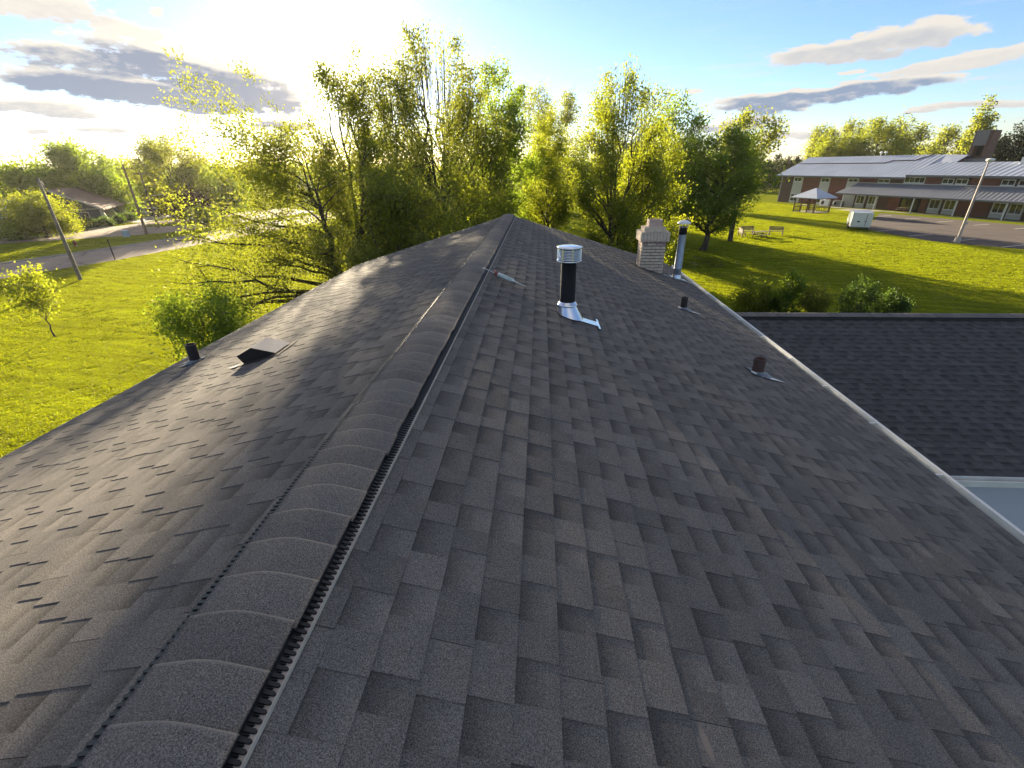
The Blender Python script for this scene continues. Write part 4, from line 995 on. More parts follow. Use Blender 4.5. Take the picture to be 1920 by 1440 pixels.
T_('pine_tree', 'tall brownish pine rising above the brick tower', 'tree', pol(38.7, 132), 18.2, 4.4, 3.0, 13000, 0.42, 'olive', 'cone', 77, tr=0.4, limbs=80, tw=7, up=0.1, spread=0.2, gap=0.1)
for k, (azd, h_) in enumerate(((40.0, 12.4), (41.3, 13.6), (42.6, 13.4), (44.0, 14.0))):
    T_('cedar_tree', ['dark cedar right beside the brick tower', 'dark cedar second to the right of the brick tower', 'dark cedar above the rooftop unit', 'dark cedar beyond the right picture edge'][k], 'tree', pol(azd, 128+4*k), h_, 3.6, 0.5, 11000, 0.36, 'conifer', 'oval', 80+k, tr=0.3, limbs=54, up=0.7, spread=0.22, group='dark cedars behind the right end of the building')
T_('broad_tree', 'bright tree above the dark cedars at the right edge', 'tree', pol(43.2, 150), 16.6, 4.6, 2.0, 9000, 0.42, 'mid', 'dome', 85, tr=0.3, limbs=42, up=0.6, spread=0.25)
for k in range(11):
    azd = 18.8+k*0.82+rng.uniform(-.1, .1)
    T_('cedar_tree', ['dark cedar in the hedge row left of the metal roofed building'][0], 'tree', pol(azd, 182+3*math.sin(k*2)), 9.6+1.4*rng.uniform(-1, 1), 2.3, 0.2, 4200, 0.42, 'conifer', 'column', 90+k, tr=0.2, limbs=34, tw=6, up=0.9, spread=0.3, group='dark cedars in the hedge row beyond the lawn')
# shrubs behind the wing ridge
for k, (px, py, h_, r_, lf, lb) in enumerate((
    (12.2, 26.4, 2.15, 1.15, 'yellow', 'bright green shrub nearest the white gutter'), (13.1, 26.4, 1.7, 0.8, 'mid', 'low green shrub tucked between the first shrub and the tallest one'),
    (13.9, 25.7, 2.7, 0.82, 'mid', 'tallest rounded shrub in the left part of the row'), (14.9, 25.0, 2.15, 0.9, 'olive', 'greyish twiggy shrub right of the tallest one'),
    (16.6, 24.0, 2.65, 1.05, 'dark', 'wide dark shrub after the gap in the row'), (17.7, 23.2, 2.25, 0.75, 'dark', 'lowest shrub at the right end of the row'))):
    T_('garden_shrub', lb, 'shrub', (px, py, 0), h_*1.2, r_*0.88, 0.05, 7500, 0.08, lf, 'round', 110+k, stems=4, tr=0.04, limbs=46, tw=7, up=0.6, spread=0.28, group='shrubs in a row beyond the lower wing')

# distant tree line all round the horizon
def treeline():
    C = []; rg = np.random.default_rng(9); rn = []
    for k in range(260):
        a = -75+150*k/260+rg.uniform(-.3, .3); d = rg.uniform(230, 420); h = rg.uniform(8.5, 13.5) if a < 15 else rg.uniform(7.5, 10.5); r_ = rg.uniform(6, 11)
        n = 300; u = rg.normal(size=(n, 3)); u /= np.linalg.norm(u, axis=1, keepdims=True); u *= rg.uniform(0.6, 1.0, (n, 1))
        u[:, 2] = np.abs(u[:, 2])
        c = np.array(pol(a, d)) + u*np.array([r_, r_, h]); C.append(c); rn.append(np.full(n, rg.uniform()))
    C = np.concatenate(C); V, F = leaves_np(C, 1.9, rg, 0.8)
    setp(link_obj('treeline', np_mesh('treeline', V, F, [LEAF['mid']], fattr={'rnd': np.concatenate(rn)})), 'hazy line of far woods along the horizon', 'woods', kind='stuff')
treeline()

# ------------------------------------------------------------------ long metal roofed building
def ribbed(name, c, rough, met, per):
    m, nt = mat(name); pos = nt.n('ShaderNodeNewGeometry').outputs['Position']
    f = nt.lin(nt.noise(pos, 0.3, 4, 0.6), 0.3, 0.7); out(nt, pbsdf(nt, nt.mix(f, c, tuple(x*0.82 for x in c)), rough, met, 0.5)); return m
M_MROOF = ribbed('blue grey metal roof', (0.40, 0.44, 0.52), 0.42, 0.25, 0.6)
M_CROOF = ribbed('weathered canopy metal', (0.27, 0.28, 0.31), 0.5, 0.2, 0.6)
M_BRICK = simple('red brown brick', (0.19, 0.075, 0.050), 0.9, scale=1.5, c2=(0.13, 0.055, 0.040))
M_BRICKD = simple('dark brown brick', (0.11, 0.065, 0.050), 0.9, scale=1.5, c2=(0.085, 0.05, 0.04))
M_FASCIA = simple('grey fascia', (0.15, 0.15, 0.15), 0.7)
M_MAROON = simple('maroon flashing', (0.06, 0.02, 0.04), 0.6)
school = thing('school_building', 'long two storey brick building with blue grey metal roofs beyond the parking lot', 'building', tuple(bw(25, -4))); SO = tuple(bw(25, -4))
def sb(b, name, m, parent=school, **kw): return b.build(name, m, parent, SO, **kw)
RZ = math.atan2(U.y, U.x)
def bbox(b, t0, t1, o0, o1, z0, z1, mi=0):
    b.box(tuple(bw((t0+t1)/2, (o0+o1)/2, (z0+z1)/2)), (t1-t0, abs(o1-o0), z1-z0), RZ, mi)
TEND = 66
b = MB(); bbox(b, 0, TEND, -16, -0.02, 0, 5.35)
b.prism([bw(0.02, -16, 5.35), bw(0.02, 0, 5.35), bw(0.02, -8, 8.9)], U*(30.5)); sb(b, 'wall', M_BRICKD)
# brick panels between the pale window bays, upper storey visible above the canopy
def panel(t0, t1, z0, z1, m, name='brick_panel'):
    b = MB(); bbox(b, t0, t1, -0.02, 0.05, z0, z1); return sb(b, name, m)
for t0, t1 in ((5.7, 9.7), (12.2, 15.7)): panel(t0, t1, 0, 5.34, M_BRICK)
for t0 in (7.6, 14.2): panel(t0, t0+0.12, 0.01, 5.33, M_BRICKD, 'control_joint').location = NO*0.02
for t0, t1 in ((18.0, 21.5), (30.0, 32.5), (36.8, 40.6), (46, 49)): panel(t0, t1, 4.5, 5.8 if t0 > 27 else 5.34, M_BRICK)
for t0, t1 in ((25.0, 31.5), (36.0, 40.6), (46.5, 50.5)): panel(t0, t1, 0, 2.5, M_BRICK)
for t0, t1 in ((3.1, 5.6), (9.8, 12.1), (15.8, 18.3)):
    panel(t0, t1, 0, 5.34, M_WALLPALE, 'pale_bay')
def window(t0, t1, z0, z1, nm=2, o=0.06):
    b = MB(); bbox(b, t0, t1, o, o+0.02, z0, z1); w_ = sb(b, 'window', M_WHITE)
    pw = (t1-t0-0.12*(nm+1))/nm
    for k in range(nm):
        a = t0+0.12+k*(pw+0.12); b = MB(); bbox(b, a, a+pw, o+0.02, o+0.045, z0+0.12, z1-0.12); sb(b, 'pane', M_GLASS, w_)
    b = MB(); bbox(b, t0-0.05, t1+0.05, o+0.02, o+0.14, z0-0.08, z0); sb(b, 'sill', M_WHITE, w_)
for t0 in (3.3, 10.0): window(t0, t0+1.9, 4.45, 5.30); window(t0, t0+1.9, 0.35, 1.95)
window(16.0, 18.0, 4.62, 5.30)
for t0 in (21.9, ): window(t0, t0+2.2, 4.62, 5.30)
window(26.6, 30.0, 4.75, 5.75, 4)
for t0 in (32.7, 34.7, 40.8, 42.9, 49, 51): window(t0, t0+1.7, 4.75, 5.6)
for t0 in (18.8, 21.2, 32.0, 34.3, 41.0, 43.1, 50.5, 52.8):
    panel(t0-0.15, t0+1.75, 0, 2.45, M_WALLPALE, 'pale_bay'); window(t0, t0+1.6, 0.75, 2.3, 2, 0.08)
b = MB(); bbox(b, 27.0, 30.5, 0.05, 0.09, 0, 2.3); dr = sb(b, 'entrance_door', M_DARK)
b = MB(); bbox(b, 27.4, 30.1, 0.09, 0.12, 0.4, 2.1); sb(b, 'pane', M_GLASS, dr)
def roof_plane(name, t0, t1, oa, za, ob, zb, m, th=0.14, rib=0.62, skew=0.0, fascia=0.34):
    """sloping sheet from (oa, za) low edge to (ob, zb) high edge with standing seams"""
    b = MB(); A, B, C, D = bw(t0, oa, za), bw(t1, oa, za), bw(t1, ob, zb), bw(t0+skew, ob, zb)
    b.prism([A, B, C, D], (0, 0, -th)); r_ = sb(b, name, m)
    t = t0+0.3; 
    while t < t1-0.1:
        f = min(1.0, (t-t0)/skew) if skew > 0 else 1.0
        p = bw(t, oa, za+0.02); q = bw(t, oa+(ob-oa)*f, za+(zb-za)*f+0.02); d = q-p; L = d.length
        if L > 0.3:
            b = MB(); b.prism([p-U*0.025, p+U*0.025, q+U*0.025, q-U*0.025], (0, 0, 0.05)); sb(b, 'seam', m, r_)
        t += rib
    b = MB(); bbox(b, t0-0.02, t1+0.02, oa, oa+0.05, za-fascia, za+0.01); sb(b, 'fascia', M_FASCIA, r_)
    return r_
roof_plane('upper_roof', -1.0, 27.2, 1.0, 5.70, -8.0, 9.35, M_MROOF, rib=0.9)
roof_plane('upper_roof', 27.2, TEND, 1.0, 6.10, -5.2, 8.05, M_MROOF, rib=0.9)
b = MB(); b.prism([bw(27.2, -4.9, 7.9), bw(30.6, -4.9, 7.9), bw(30.6, -8, 9.2), bw(27.2, -8, 9.35)], (0, 0, -0.12)); sb(b, 'roof_link', M_MROOF)
b = MB(); b.prism([bw(-1.0, -8.0, 9.35), bw(30.6, -8.0, 9.2), bw(30.6, -17, 5.6), bw(-1.0, -17, 5.7)], (0, 0, -0.12)); sb(b, 'rear_roof', M_MROOF)
b = MB(); b.prism([bw(30.6, -5.2, 8.0), bw(TEND, -5.2, 8.0), bw(TEND, -17, 5.4), bw(30.6, -17, 5.4)], (0, 0, -0.12)); sb(b, 'rear_roof', M_MROOF)
b = MB()
sl_ = (9.35-5.70)/9.0
def rz_(o): return 5.70+(1.0-o)*sl_
for (ta, oa), (tb, ob) in (((-0.6, -4.6), (18.9, -4.6)), ((18.9, -4.6), (19.6, -5.6)), ((19.6, -5.6), (23.6, -5.6)), ((23.6, -5.6), (25.0, -7.9))):
    p, q = bw(ta, oa, rz_(oa)+0.03), bw(tb, ob, rz_(ob)+0.03); d = (q-p).normalized(); s = Vector((-d.y, d.x, 0)).normalized()*0.11
    b.prism([p-s, p+s, q+s, q-s], (0, 0, 0.10))
sb(b, 'snow_guard', M_MAROON)
roof_plane('canopy_roof', 16.4, TEND, 3.2, 2.72, 0.02, 4.52, M_CROOF, rib=0.62, skew=1.8, fascia=0.25)
for t in np.arange(18, TEND, 6.5):
    b = MB(); bbox(b, t, t+0.14, 2.9, 3.04, 0, 2.5); sb(b, 'canopy_post', M_WHITE)
b = MB(); bbox(b, 16.4, TEND, 0.08, 0.16, 4.53, 4.66); sb(b, 'wall_trim', M_WALLPALE)
b = MB(); bbox(b, -0.08, 0.05, -0.1, 0.1, 0, 5.34); sb(b, 'corner_trim', M_WALLPALE)
# brick tower with grey panel
b = MB(); bbox(b, 30.2, 30.8, -10.4, -8.4, 0, 12.9); bbox(b, 32.2, 32.8, -10.4, -8.4, 0, 12.9); bbox(b, 30.8, 32.2, -10.2, -9.2, 0, 9.0)
tw = sb(b, 'brick_tower', M_BRICKD)
b = MB(); bbox(b, 30.5, 32.3, -8.42, -8.2, 10.6, 12.95); sb(b, 'tower_panel', M_FASCIA, tw)
b = MB(); bbox(b, 30.8, 32.2, -9.9, -9.4, 9.0, 10.6); sb(b, 'louvre', M_DARK, tw)
b = MB(); bbox(b, 30.1, 32.9, -9.0, -7.4, 7.2, 8.6); sb(b, 'tower_base', M_FASCIA, tw)
b = MB(); bbox(b, 40.0, 42.4, -5.6, -4.2, 7.6, 8.7); b.lathe([(0.4, 0), (0.4, 0.25)], tuple(bw(41, -5, 8.7)), 14, caps=(False, True)); sb(b, 'rooftop_unit', M_WHITE)
# two vent cowls on the ridge
for k in (0, 1):
    b = MB(); c = bw(15.6+k*0.9, -7.6, 9.3); b.tube([c, c+Vector((0, 0, 0.5))], 0.08, 8); b.lathe([(0.05, 0.45), (0.25, 0.5), (0.28, 0.68), (0.12, 0.85), (0.001, 0.88)], tuple(c), 12); sb(b, 'roof_cowl', M_WHITE)
# heat pumps and tables by the wall
for k, (t, o) in enumerate(((13.2, 1.2), (16.2, 1.4))):
    r_ = thing('air_conditioner', ['pale outdoor cooling unit against the brick wall right of the gazebo', 'grey outdoor unit under the left end of the canopy'][k], 'air conditioner', tuple(bw(t, o)), RZ)
    b = MB(); b.box((0, 0, 0.62), (2.0, 0.8, 1.1)); b.box((0, 0, 0.03), (2.1, 0.9, 0.07)); b.build('casing', [M_WHITE, M_FASCIA][k], r_)
    b = MB(); b.lathe([(0.42, 0), (0.42, 0.04), (0.34, 0.04)], (0, 0, 0), 20, M=Matrix.Translation((-0.35, -0.41, 0.64)) @ Matrix.Rotation(math.pi/2, 4, 'X')); b.build('fan_ring', M_FASCIA, r_)
    b = MB(); b.lathe([(0.34, 0.01), (0.001, 0.01)], (0, 0, 0), 20, M=Matrix.Translation((-0.35, -0.41, 0.64)) @ Matrix.Rotation(math.pi/2, 4, 'X')); b.build('fan', M_DARK, r_)
M_OLDWOOD = simple('weathered bench wood', (0.19, 0.14, 0.10), 0.85, var=0.35, scale=8)
M_BROWNWOOD = simple('brown stained wood', (0.14, 0.065, 0.035), 0.8, var=0.35, scale=6)
def picnic_table(loc, rz, label, m=M_OLDWOOD, group=None, s=1.0):
    r_ = thing('picnic_table', label, 'picnic table', loc, rz, group)
    for k in range(5): b = MB(); b.box((0, -0.3*s+k*0.15*s, 0.74*s), (1.8*s, 0.135*s, 0.04)); b.build('plank', m, r_)
    for sd in (-1, 1): b = MB(); b.box((0, sd*0.68*s, 0.44*s), (1.8*s, 0.26*s, 0.04)); b.build('seat', m, r_)
    for x in (-0.62*s, 0.62*s):
        for sd in (-1, 1): b = MB(); b.tube([(x, sd*0.55*s, 0), (x, sd*0.18*s, 0.72*s)], 0.05*s, 4); b.build('leg', m, r_)
        b = MB(); b.box((x+0.03, 0, 0.42*s), (0.05, 1.6*s, 0.09)); b.build('brace', m, r_)
    return r_
def bench(loc, rz, label, group=None):
    r_ = thing('park_bench', label, 'bench', loc, rz, group)
    for k in range(3): b = MB(); b.box((0, -0.18+k*0.16, 0.44), (1.7, 0.13, 0.04)); b.build('plank', M_OLDWOOD, r_)
    for k in range(3): b = MB(); b.box((0, 0.24+k*0.03, 0.62+k*0.16), (1.7, 0.035, 0.13)); b.build('backrest', M_OLDWOOD, r_)
    for x in (-0.75, 0.75):
        b = MB(); b.box((x, -0.2, 0.22), (0.09, 0.09, 0.44)); b.box((x, 0.22, 0.5), (0.09, 0.09, 1.0)); b.box((x, 0, 0.64), (0.09, 0.5, 0.05)); b.build('leg', M_OLDWOOD, r_)
    return r_
picnic_table((27.3, 60.6, 0), 0.3, 'wooden picnic table on the lawn under the round dark tree edge')
bench((25.6, 61.8, 0), 1.5, 'wooden bench left of the lawn picnic table')
bench((27.0, 63.6, 0), 0.1, 'wooden bench behind the lawn picnic table')
bench((30.4, 63.2, 0), -0.3, 'wooden bench standing farthest right on the lawn')
picnic_table(tuple(bw(29.0, 2.0)), RZ, 'dark picnic table under the metal canopy by the entrance', M_BROWNWOOD)
# gazebo
gz = thing('gazebo', 'small brown gazebo with pale pyramid metal roof on the lawn', 'gazebo', (50.2, 93.2, 0), RZ)
for k, q in enumerate(((-2.1, -1.9), (2.1, -1.9), (2.1, 1.9), (-2.1, 1.9), (0.7, -1.9), (-0.7, -1.9))):
    b = MB(); b.box((q[0], q[1], 1.3), (0.16, 0.16, 2.6)); b.build('post', M_BROWNWOOD, gz)
for q, d in (((-1.4, -1.9), (1.4, 0.06)), ((1.4, -1.9), (1.4, 0.06)), ((0, 1.9), (4.1, 0.06)), ((-2.1, 0), (0.06, 3.7)), ((2.1, 0), (0.06, 3.7))):
    b = MB(); b.box((q[0], q[1], 0.95), (d[0], d[1], 0.10)); b.box((q[0], q[1], 0.2), (d[0], d[1], 0.08)); b.build('railing', M_BROWNWOOD, gz)
    for j in range(7):
        u_ = (j+0.5)/7-0.5; b = MB(); b.box((q[0]+u_*d[0], q[1]+u_*d[1], 0.57), (0.05, 0.05, 0.68)); b.build('baluster', M_BROWNWOOD, gz)
e = 2.75; hz = 2.55; pk = Vector((0, 0, 4.15)); cs = [Vector((-e, -e*0.92, hz)), Vector((e, -e*0.92, hz)), Vector((e, e*0.92, hz)), Vector((-e, e*0.92, hz))]
for k in range(4):
    b = MB(); a_, c_ = cs[k], cs[(k+1) % 4]; b.add([a_, c_, pk, a_-Vector((0, 0, .1)), c_-Vector((0, 0, .1)), pk-Vector((0, 0, .1))], [(0, 1, 2), (5, 4, 3), (0, 3, 4, 1)]); b.build('roof_panel', M_MROOF, gz)
b = MB(); b.box((0, 0, 0.05), (4.3, 3.9, 0.1)); b.build('floor_slab', M_CONC, gz)
# enclosed trailer
tl = thing('enclosed_trailer', 'white enclosed cargo trailer parked on the grass at the lot corner', 'trailer', (44.0, 69.0, 0), R(64))
M_TRW = simple('trailer white', (0.62, 0.62, 0.58), 0.4, var=0.1, scale=2)
b = MB(); Lt, Wt, z0, z1 = 5.0, 2.25, 0.45, 2.25
b.prism([(-Lt/2, -Wt/2, z0), (Lt/2, -Wt/2, z0), (Lt/2+0.45, -Wt/2, z0+0.5), (Lt/2+0.1, -Wt/2, z1-0.15), (Lt/2-0.2, -Wt/2, z1), (-Lt/2, -Wt/2, z1)], (0, Wt, 0)); bd = b.build('body', M_TRW, tl)
b = MB(); b.box((-Lt/2-0.012, 0, 1.35), (0.02, Wt-0.22, 1.6)); d_ = b.build('rear_door', M_TRW, tl)
b = MB(); b.box((-Lt/2-0.03, 0.35, 1.15), (0.03, 0.30, 0.16)); b.build('licence_plate', M_DARK, d_)
b = MB(); b.box((-Lt/2-0.035, -0.45, 1.35), (0.03, 0.04, 1.5)); b.box((-Lt/2-0.035, -0.45, 1.2), (0.05, 0.3, 0.05)); b.build('latch', M_DARK, d_)
b = MB(); b.box((0, 0, 0.42), (Lt+0.02, Wt+0.03, 0.09)); b.build('skirt', M_FASCIA, tl)
for sd in (-1, 1):
    for x in (-0.5, 0.35):
        b = MB(); b.lathe([(0.001, -0.1), (0.2, -0.1), (0.33, -0.08), (0.34, 0.08), (0.2, 0.1), (0.001, 0.1)], (0, 0, 0), 18, M=Matrix.Translation((x, sd*(Wt/2-0.02), 0.34)) @ Matrix.Rotation(math.pi/2, 4, 'X')); b.build('wheel', M_PLASTIC, tl)
    b = MB(); b.box((-0.08, sd*(Wt/2+0.04), 0.74), (1.9, 0.1, 0.06)); b.build('fender', M_FASCIA, tl)
b = MB(); b.tube([(Lt/2+0.3, -0.5, 0.42), (Lt/2+1.3, 0, 0.42)], 0.04, 6); b.tube([(Lt/2+0.3, 0.5, 0.42), (Lt/2+1.3, 0, 0.42)], 0.04, 6); b.tube([(Lt/2+1.2, 0, 0), (Lt/2+1.2, 0, 0.6)], 0.03, 6); b.build('hitch', M_FASCIA, tl)
# parking lamp
M_POLE = simple('pale lamp pole', (0.42, 0.36, 0.32), 0.6, scale=2, var=0.3)
lp = thing('lamp_post', 'tall tapered parking lot lamp with flat disc head', 'lamp post', (47.1, 56.1, 0))
b = MB(); b.lathe([(0.14, 0.55), (0.13, 2.5), (0.07, 8.3)], (0, 0, 0), 12); b.box((0.1, 0, 2.1), (0.3, 0.3, 0.25)); b.build('pole', M_POLE, lp)
b = MB(); b.lathe([(0.30, 0), (0.28, 0.55), (0.001, 0.56)], (0, 0, 0), 16); b.build('base', M_CONC, lp)
b = MB(); b.lathe([(0.001, 8.22), (0.30, 8.26), (0.38, 8.38), (0.34, 8.50), (0.15, 8.56), (0.001, 8.57)], (0.12, 0, 0), 20); b.build('lamp_head', M_WHITE, lp)
# grassy hump behind the chimney
def hump(x, y):
    r2 = ((x-14.6)/4.4)**2 + ((y-44.2)/2.1)**2
    return 0.75*np.clip(1-r2, 0, 1)**1.3*(0.8+0.2*np.sin(x*2.1+y))
hx, hy_ = np.meshgrid(np.linspace(10, 19.2, 40), np.linspace(42, 46.4, 24)); HV = np.stack([hx.ravel(), hy_.ravel(), hump(hx.ravel(), hy_.ravel())-0.02], 1)
q_ = (np.arange(23)[:, None]*40 + np.arange(39)[None]).ravel()
setp(link_obj('grass_hump', np_mesh('grass_hump', HV, np.stack([q_, q_+1, q_+41, q_+40], 1), [M_MUD], smooth=True)), kind='structure')

# ------------------------------------------------------------------ left side of the street
hs = thing('bungalow', 'dark walled bungalow with brown shingle roof across the street', 'house', (-82.5, 84, 0)); BO = (-82.5, 84, 0)
Q = Vector((-77.8, 81.1, 0)); S_ = Vector((-0.5, 0.866, 0)); G_ = Vector((-0.866, -0.5, 0)); LB = 19.0; WB = 11.5
M_DWALL = simple('dark board wall', (0.060, 0.055, 0.062), 0.85, var=0.2, scale=2)
M_BROOF = simple('brown shingle roof', (0.19, 0.115, 0.095), 0.9, var=0.25, scale=1.5)
M_TRIM = simple('pale trim', (0.42, 0.38, 0.30), 0.8, var=0.2, scale=3)
def qb(a, c, z=0.0): return Q + S_*a + G_*c + Vector((0, 0, z))
b = MB(); b.prism([qb(0, 0), qb(0, WB), qb(0, WB, 2.7), qb(0, WB/2, 5.3), qb(0, 0, 2.7)], S_*LB); b.build('wall', M_DWALL, hs, BO)
for sd, c0, c1 in ((0, -0.9, WB/2), (1, WB+0.9, WB/2)):
    b = MB(); b.prism([qb(-0.8, c0, 2.55), qb(-0.8, c1, 5.85), qb(-0.8, c1, 5.65), qb(-0.8, c0, 2.35)], S_*(LB+1.6)); rf = b.build('roof', M_BROOF, hs, BO)
    b = MB(); b.prism([qb(-0.86, c0, 2.60), qb(-0.86, c1, 5.90), qb(-0.86, c1, 5.60), qb(-0.86, c0, 2.30)], S_*0.06); b.build('rake_trim', M_TRIM, rf, BO)
b = MB(); b.prism([qb(-1.0, WB/2-0.15, 5.6), qb(-1.0, WB/2+0.15, 5.6), qb(-1.3, WB/2, 7.2)], S_*0.5); b.build('finial', M_DWALL, hs, BO)
for a in (0.05, 6.5, 13, 18.9):
    b = MB(); b.prism([qb(a, -1.1, 0), qb(a, -0.0, 0), qb(a, -0.0, 2.4), qb(a, -0.35, 2.4)], S_*0.35); b.build('buttress', M_TRIM, hs, BO)
b = MB(); b.box(tuple(qb(-0.05, WB/2, 2.55)), (WB, 0.1, 0.14), math.atan2(G_.y, G_.x)); b.build('gable_band', M_TRIM, hs, BO)
for c in (2.2, 8.8):
    b = MB(); b.box(tuple(qb(-0.04, c, 1.5)), (1.3, 0.08, 1.2), math.atan2(G_.y, G_.x)); w_ = b.build('window', M_TRIM, hs, BO)
    b = MB(); b.box(tuple(qb(-0.09, c, 1.5)), (1.1, 0.04, 1.0), math.atan2(G_.y, G_.x)); b.build('pane', M_GLASS, w_, BO)
# grey house further down the street and a low one at the left edge
def small_house(name, label, c, w_, l_, hw, hr, rz, wallm, roofm, wins):
    r_ = thing(name, label, 'house', c, rz)
    b = MB(); b.prism([(-w_/2, -l_/2, 0), (w_/2, -l_/2, 0), (w_/2, -l_/2, hw), (0, -l_/2, hr-0.2), (-w_/2, -l_/2, hw)], (0, l_, 0)); b.build('wall', wallm, r_)
    for sd in (-1, 1):
        b = MB(); b.prism([(0, -l_/2-0.5, hr), (sd*(w_/2+0.6), -l_/2-0.5, hw-0.15), (sd*(w_/2+0.6), -l_/2-0.5, hw-0.33), (0, -l_/2-0.5, hr-0.2)], (0, l_+1.0, 0)); rf = b.build('roof', roofm, r_)
        b = MB(); b.prism([(0, -l_/2-0.54, hr+0.03), (sd*(w_/2+0.62), -l_/2-0.54, hw-0.12), (sd*(w_/2+0.62), -l_/2-0.54, hw-0.38), (0, -l_/2-0.54, hr-0.25)], (0, 0.04, 0)); b.build('rake_trim', M_WHITE, rf)
    for x in wins:
        b = MB(); b.box((x, -l_/2-0.03, 1.6), (1.2, 0.06, 1.2)); w2 = b.build('window', M_WHITE, r_); b = MB(); b.box((x, -l_/2-0.07, 1.6), (1.0, 0.03, 1.0)); b.build('pane', M_GLASS, w2)
    return r_
M_GREYROOF = simple('grey roof', (0.16, 0.15, 0.16), 0.9); M_GREYWALL = simple('grey wall', (0.22, 0.21, 0.21), 0.85)
small_house('house', 'grey gabled house behind the bungalow down the street', pol(-40.9, 152), 12, 14, 2.8, 5.8, R(40), M_GREYWALL, M_GREYROOF, (-3, 3))
small_house('house', 'low grey house partly cut off at the left edge', pol(-50.3, 118), 10, 16, 2.6, 4.6, R(75), M_GREYWALL, M_GREYROOF, (-3, 3))
small_house('house', 'reddish house glimpsed between trees left of the roof apex', pol(-2.6, 236), 14, 18, 3.0, 6.5, R(70), M_MROOF, simple('red roof', (0.20, 0.05, 0.04), 0.9), (-3, 3))
# utility poles
def pole(loc, h, r_, label, m=M_WOODPOLE, arm=True, group=None, top=True):
    p = thing('utility_pole', label, 'utility pole', loc, R(20), group)
    b = MB(); b.lathe([(r_*1.15, -0.1), (r_, h*0.4), (r_*0.65, h), (0.001, h+0.01)], (0, 0, 0), 12); b.build('pole', m, p)
    if arm:
        b = MB(); b.box((0, 0.12, h-0.55), (2.0, 0.10, 0.12)); ar = b.build('crossarm', m, p)
        for x in (-0.85, -0.3, 0.3, 0.85): b = MB(); b.lathe([(0.05, 0), (0.06, 0.08), (0.03, 0.16), (0.001, 0.17)], (x, 0.12, h-0.49), 8); b.build('insulator', M_DARK, ar)
    return p
pole((-39.9, 37.3, 0), 8.1, 0.13, 'bare greyish wooden pole nearest on the left lawn', simple('grey pole wood', (0.20, 0.17, 0.13), 0.85, scale=4, var=0.4), arm=False)
pole((-57.9, 66.6, 0), 9.3, 0.17, 'reddish brown utility pole beside the blue box')
pole((-62.3, 74.4, 0), 8.6, 0.14, 'thinner utility pole just behind the reddish one')
pole((-74.5, 96.5, 0), 7.6, 0.13, 'far utility pole at the driveway mouth', arm=True)
# guide post on the near side of the road
sp = thing('delineator_post', 'thin dark metal post at the near edge of the road', 'post', (-45.1, 46.7, 0)); b = MB(); b.box((0, 0, 1.05), (0.09, 0.06, 2.1)); b.build('post', M_RUST, sp)
b = MB(); b.box((0, 0, 2.02), (0.14, 0.02, 0.16)); b.build('reflector', M_RUST, sp)
# curved lamp
cl_ = thing('street_lamp', 'pale street lamp with curved arm beside the purple tree', 'street lamp', pol(-38.4, 108)); 
b = MB(); b.tube([(0, 0, 0), (0.0, 0, 4.2), (-0.1, 0, 5.0)], [0.12, 0.09, 0.07], 8); b.build('pole', M_GALV, cl_)
b = MB(); b.tube([(-0.1, 0, 4.9), (-0.6, -0.1, 4.75), (-1.4, -0.2, 4.55), (-2.3, -0.3, 4.5)], [0.07, 0.06, 0.05, 0.05], 8); b.box((-2.5, -0.32, 4.47), (0.7, 0.25, 0.12)); b.build('arm', M_WHITE, cl_)
# hydrant
hy = thing('fire_hydrant', 'small red fire hydrant on the grass verge', 'fire hydrant', (-58.4, 55.8, 0))
b = MB(); b.lathe([(0.19, 0), (0.19, 0.05), (0.13, 0.06), (0.13, 0.55), (0.17, 0.56), (0.17, 0.60), (0.13, 0.66), (0.06, 0.72), (0.04, 0.78), (0.001, 0.79)], (0, 0, 0), 14); b.build('barrel', simple('hydrant red', (0.32, 0.07, 0.03), 0.5), hy)
b = MB(); 
for a in (0, math.pi): b.tube([(0, 0, 0.42), (0.24*math.cos(a), 0.24*math.sin(a), 0.42)], 0.06, 10)
b.tube([(0, 0, 0.40), (0, -0.26, 0.40)], 0.075, 10); b.build('nozzle', simple('hydrant cap', (0.25, 0.06, 0.03), 0.5), hy)
# sign and utility box
sg = thing('yard_sign', 'small white rounded sign on a post before the bungalow', 'sign', (-70.7, 67.0, 0)); b = MB(); b.box((0, 0, 0.5), (0.10, 0.08, 1.0)); b.build('post', M_TRIM, sg)
b = MB(); b.lathe([(0.001, -0.05), (0.36, -0.05), (0.36, 0.05), (0.001, 0.05)], (0, 0, 0), 16, M=Matrix.Translation((0, 0, 1.25)) @ Matrix.Rotation(R(60), 4, 'Z') @ Matrix.Rotation(math.pi/2, 4, 'X')); b.build('board', M_WHITE, sg)
ub = thing('utility_box', 'pale blue utility box on the verge beside the reddish pole', 'utility box', (-58.9, 64.2, 0), R(30))
b = MB(); b.box((0, 0, 0.42), (0.75, 0.6, 0.84)); b.build('cabinet', simple('pale blue paint', (0.33, 0.42, 0.44), 0.5), ub); b = MB(); b.box((0, 0, 0.88), (0.82, 0.66, 0.07)); b.build('lid', M_WHITE, ub)
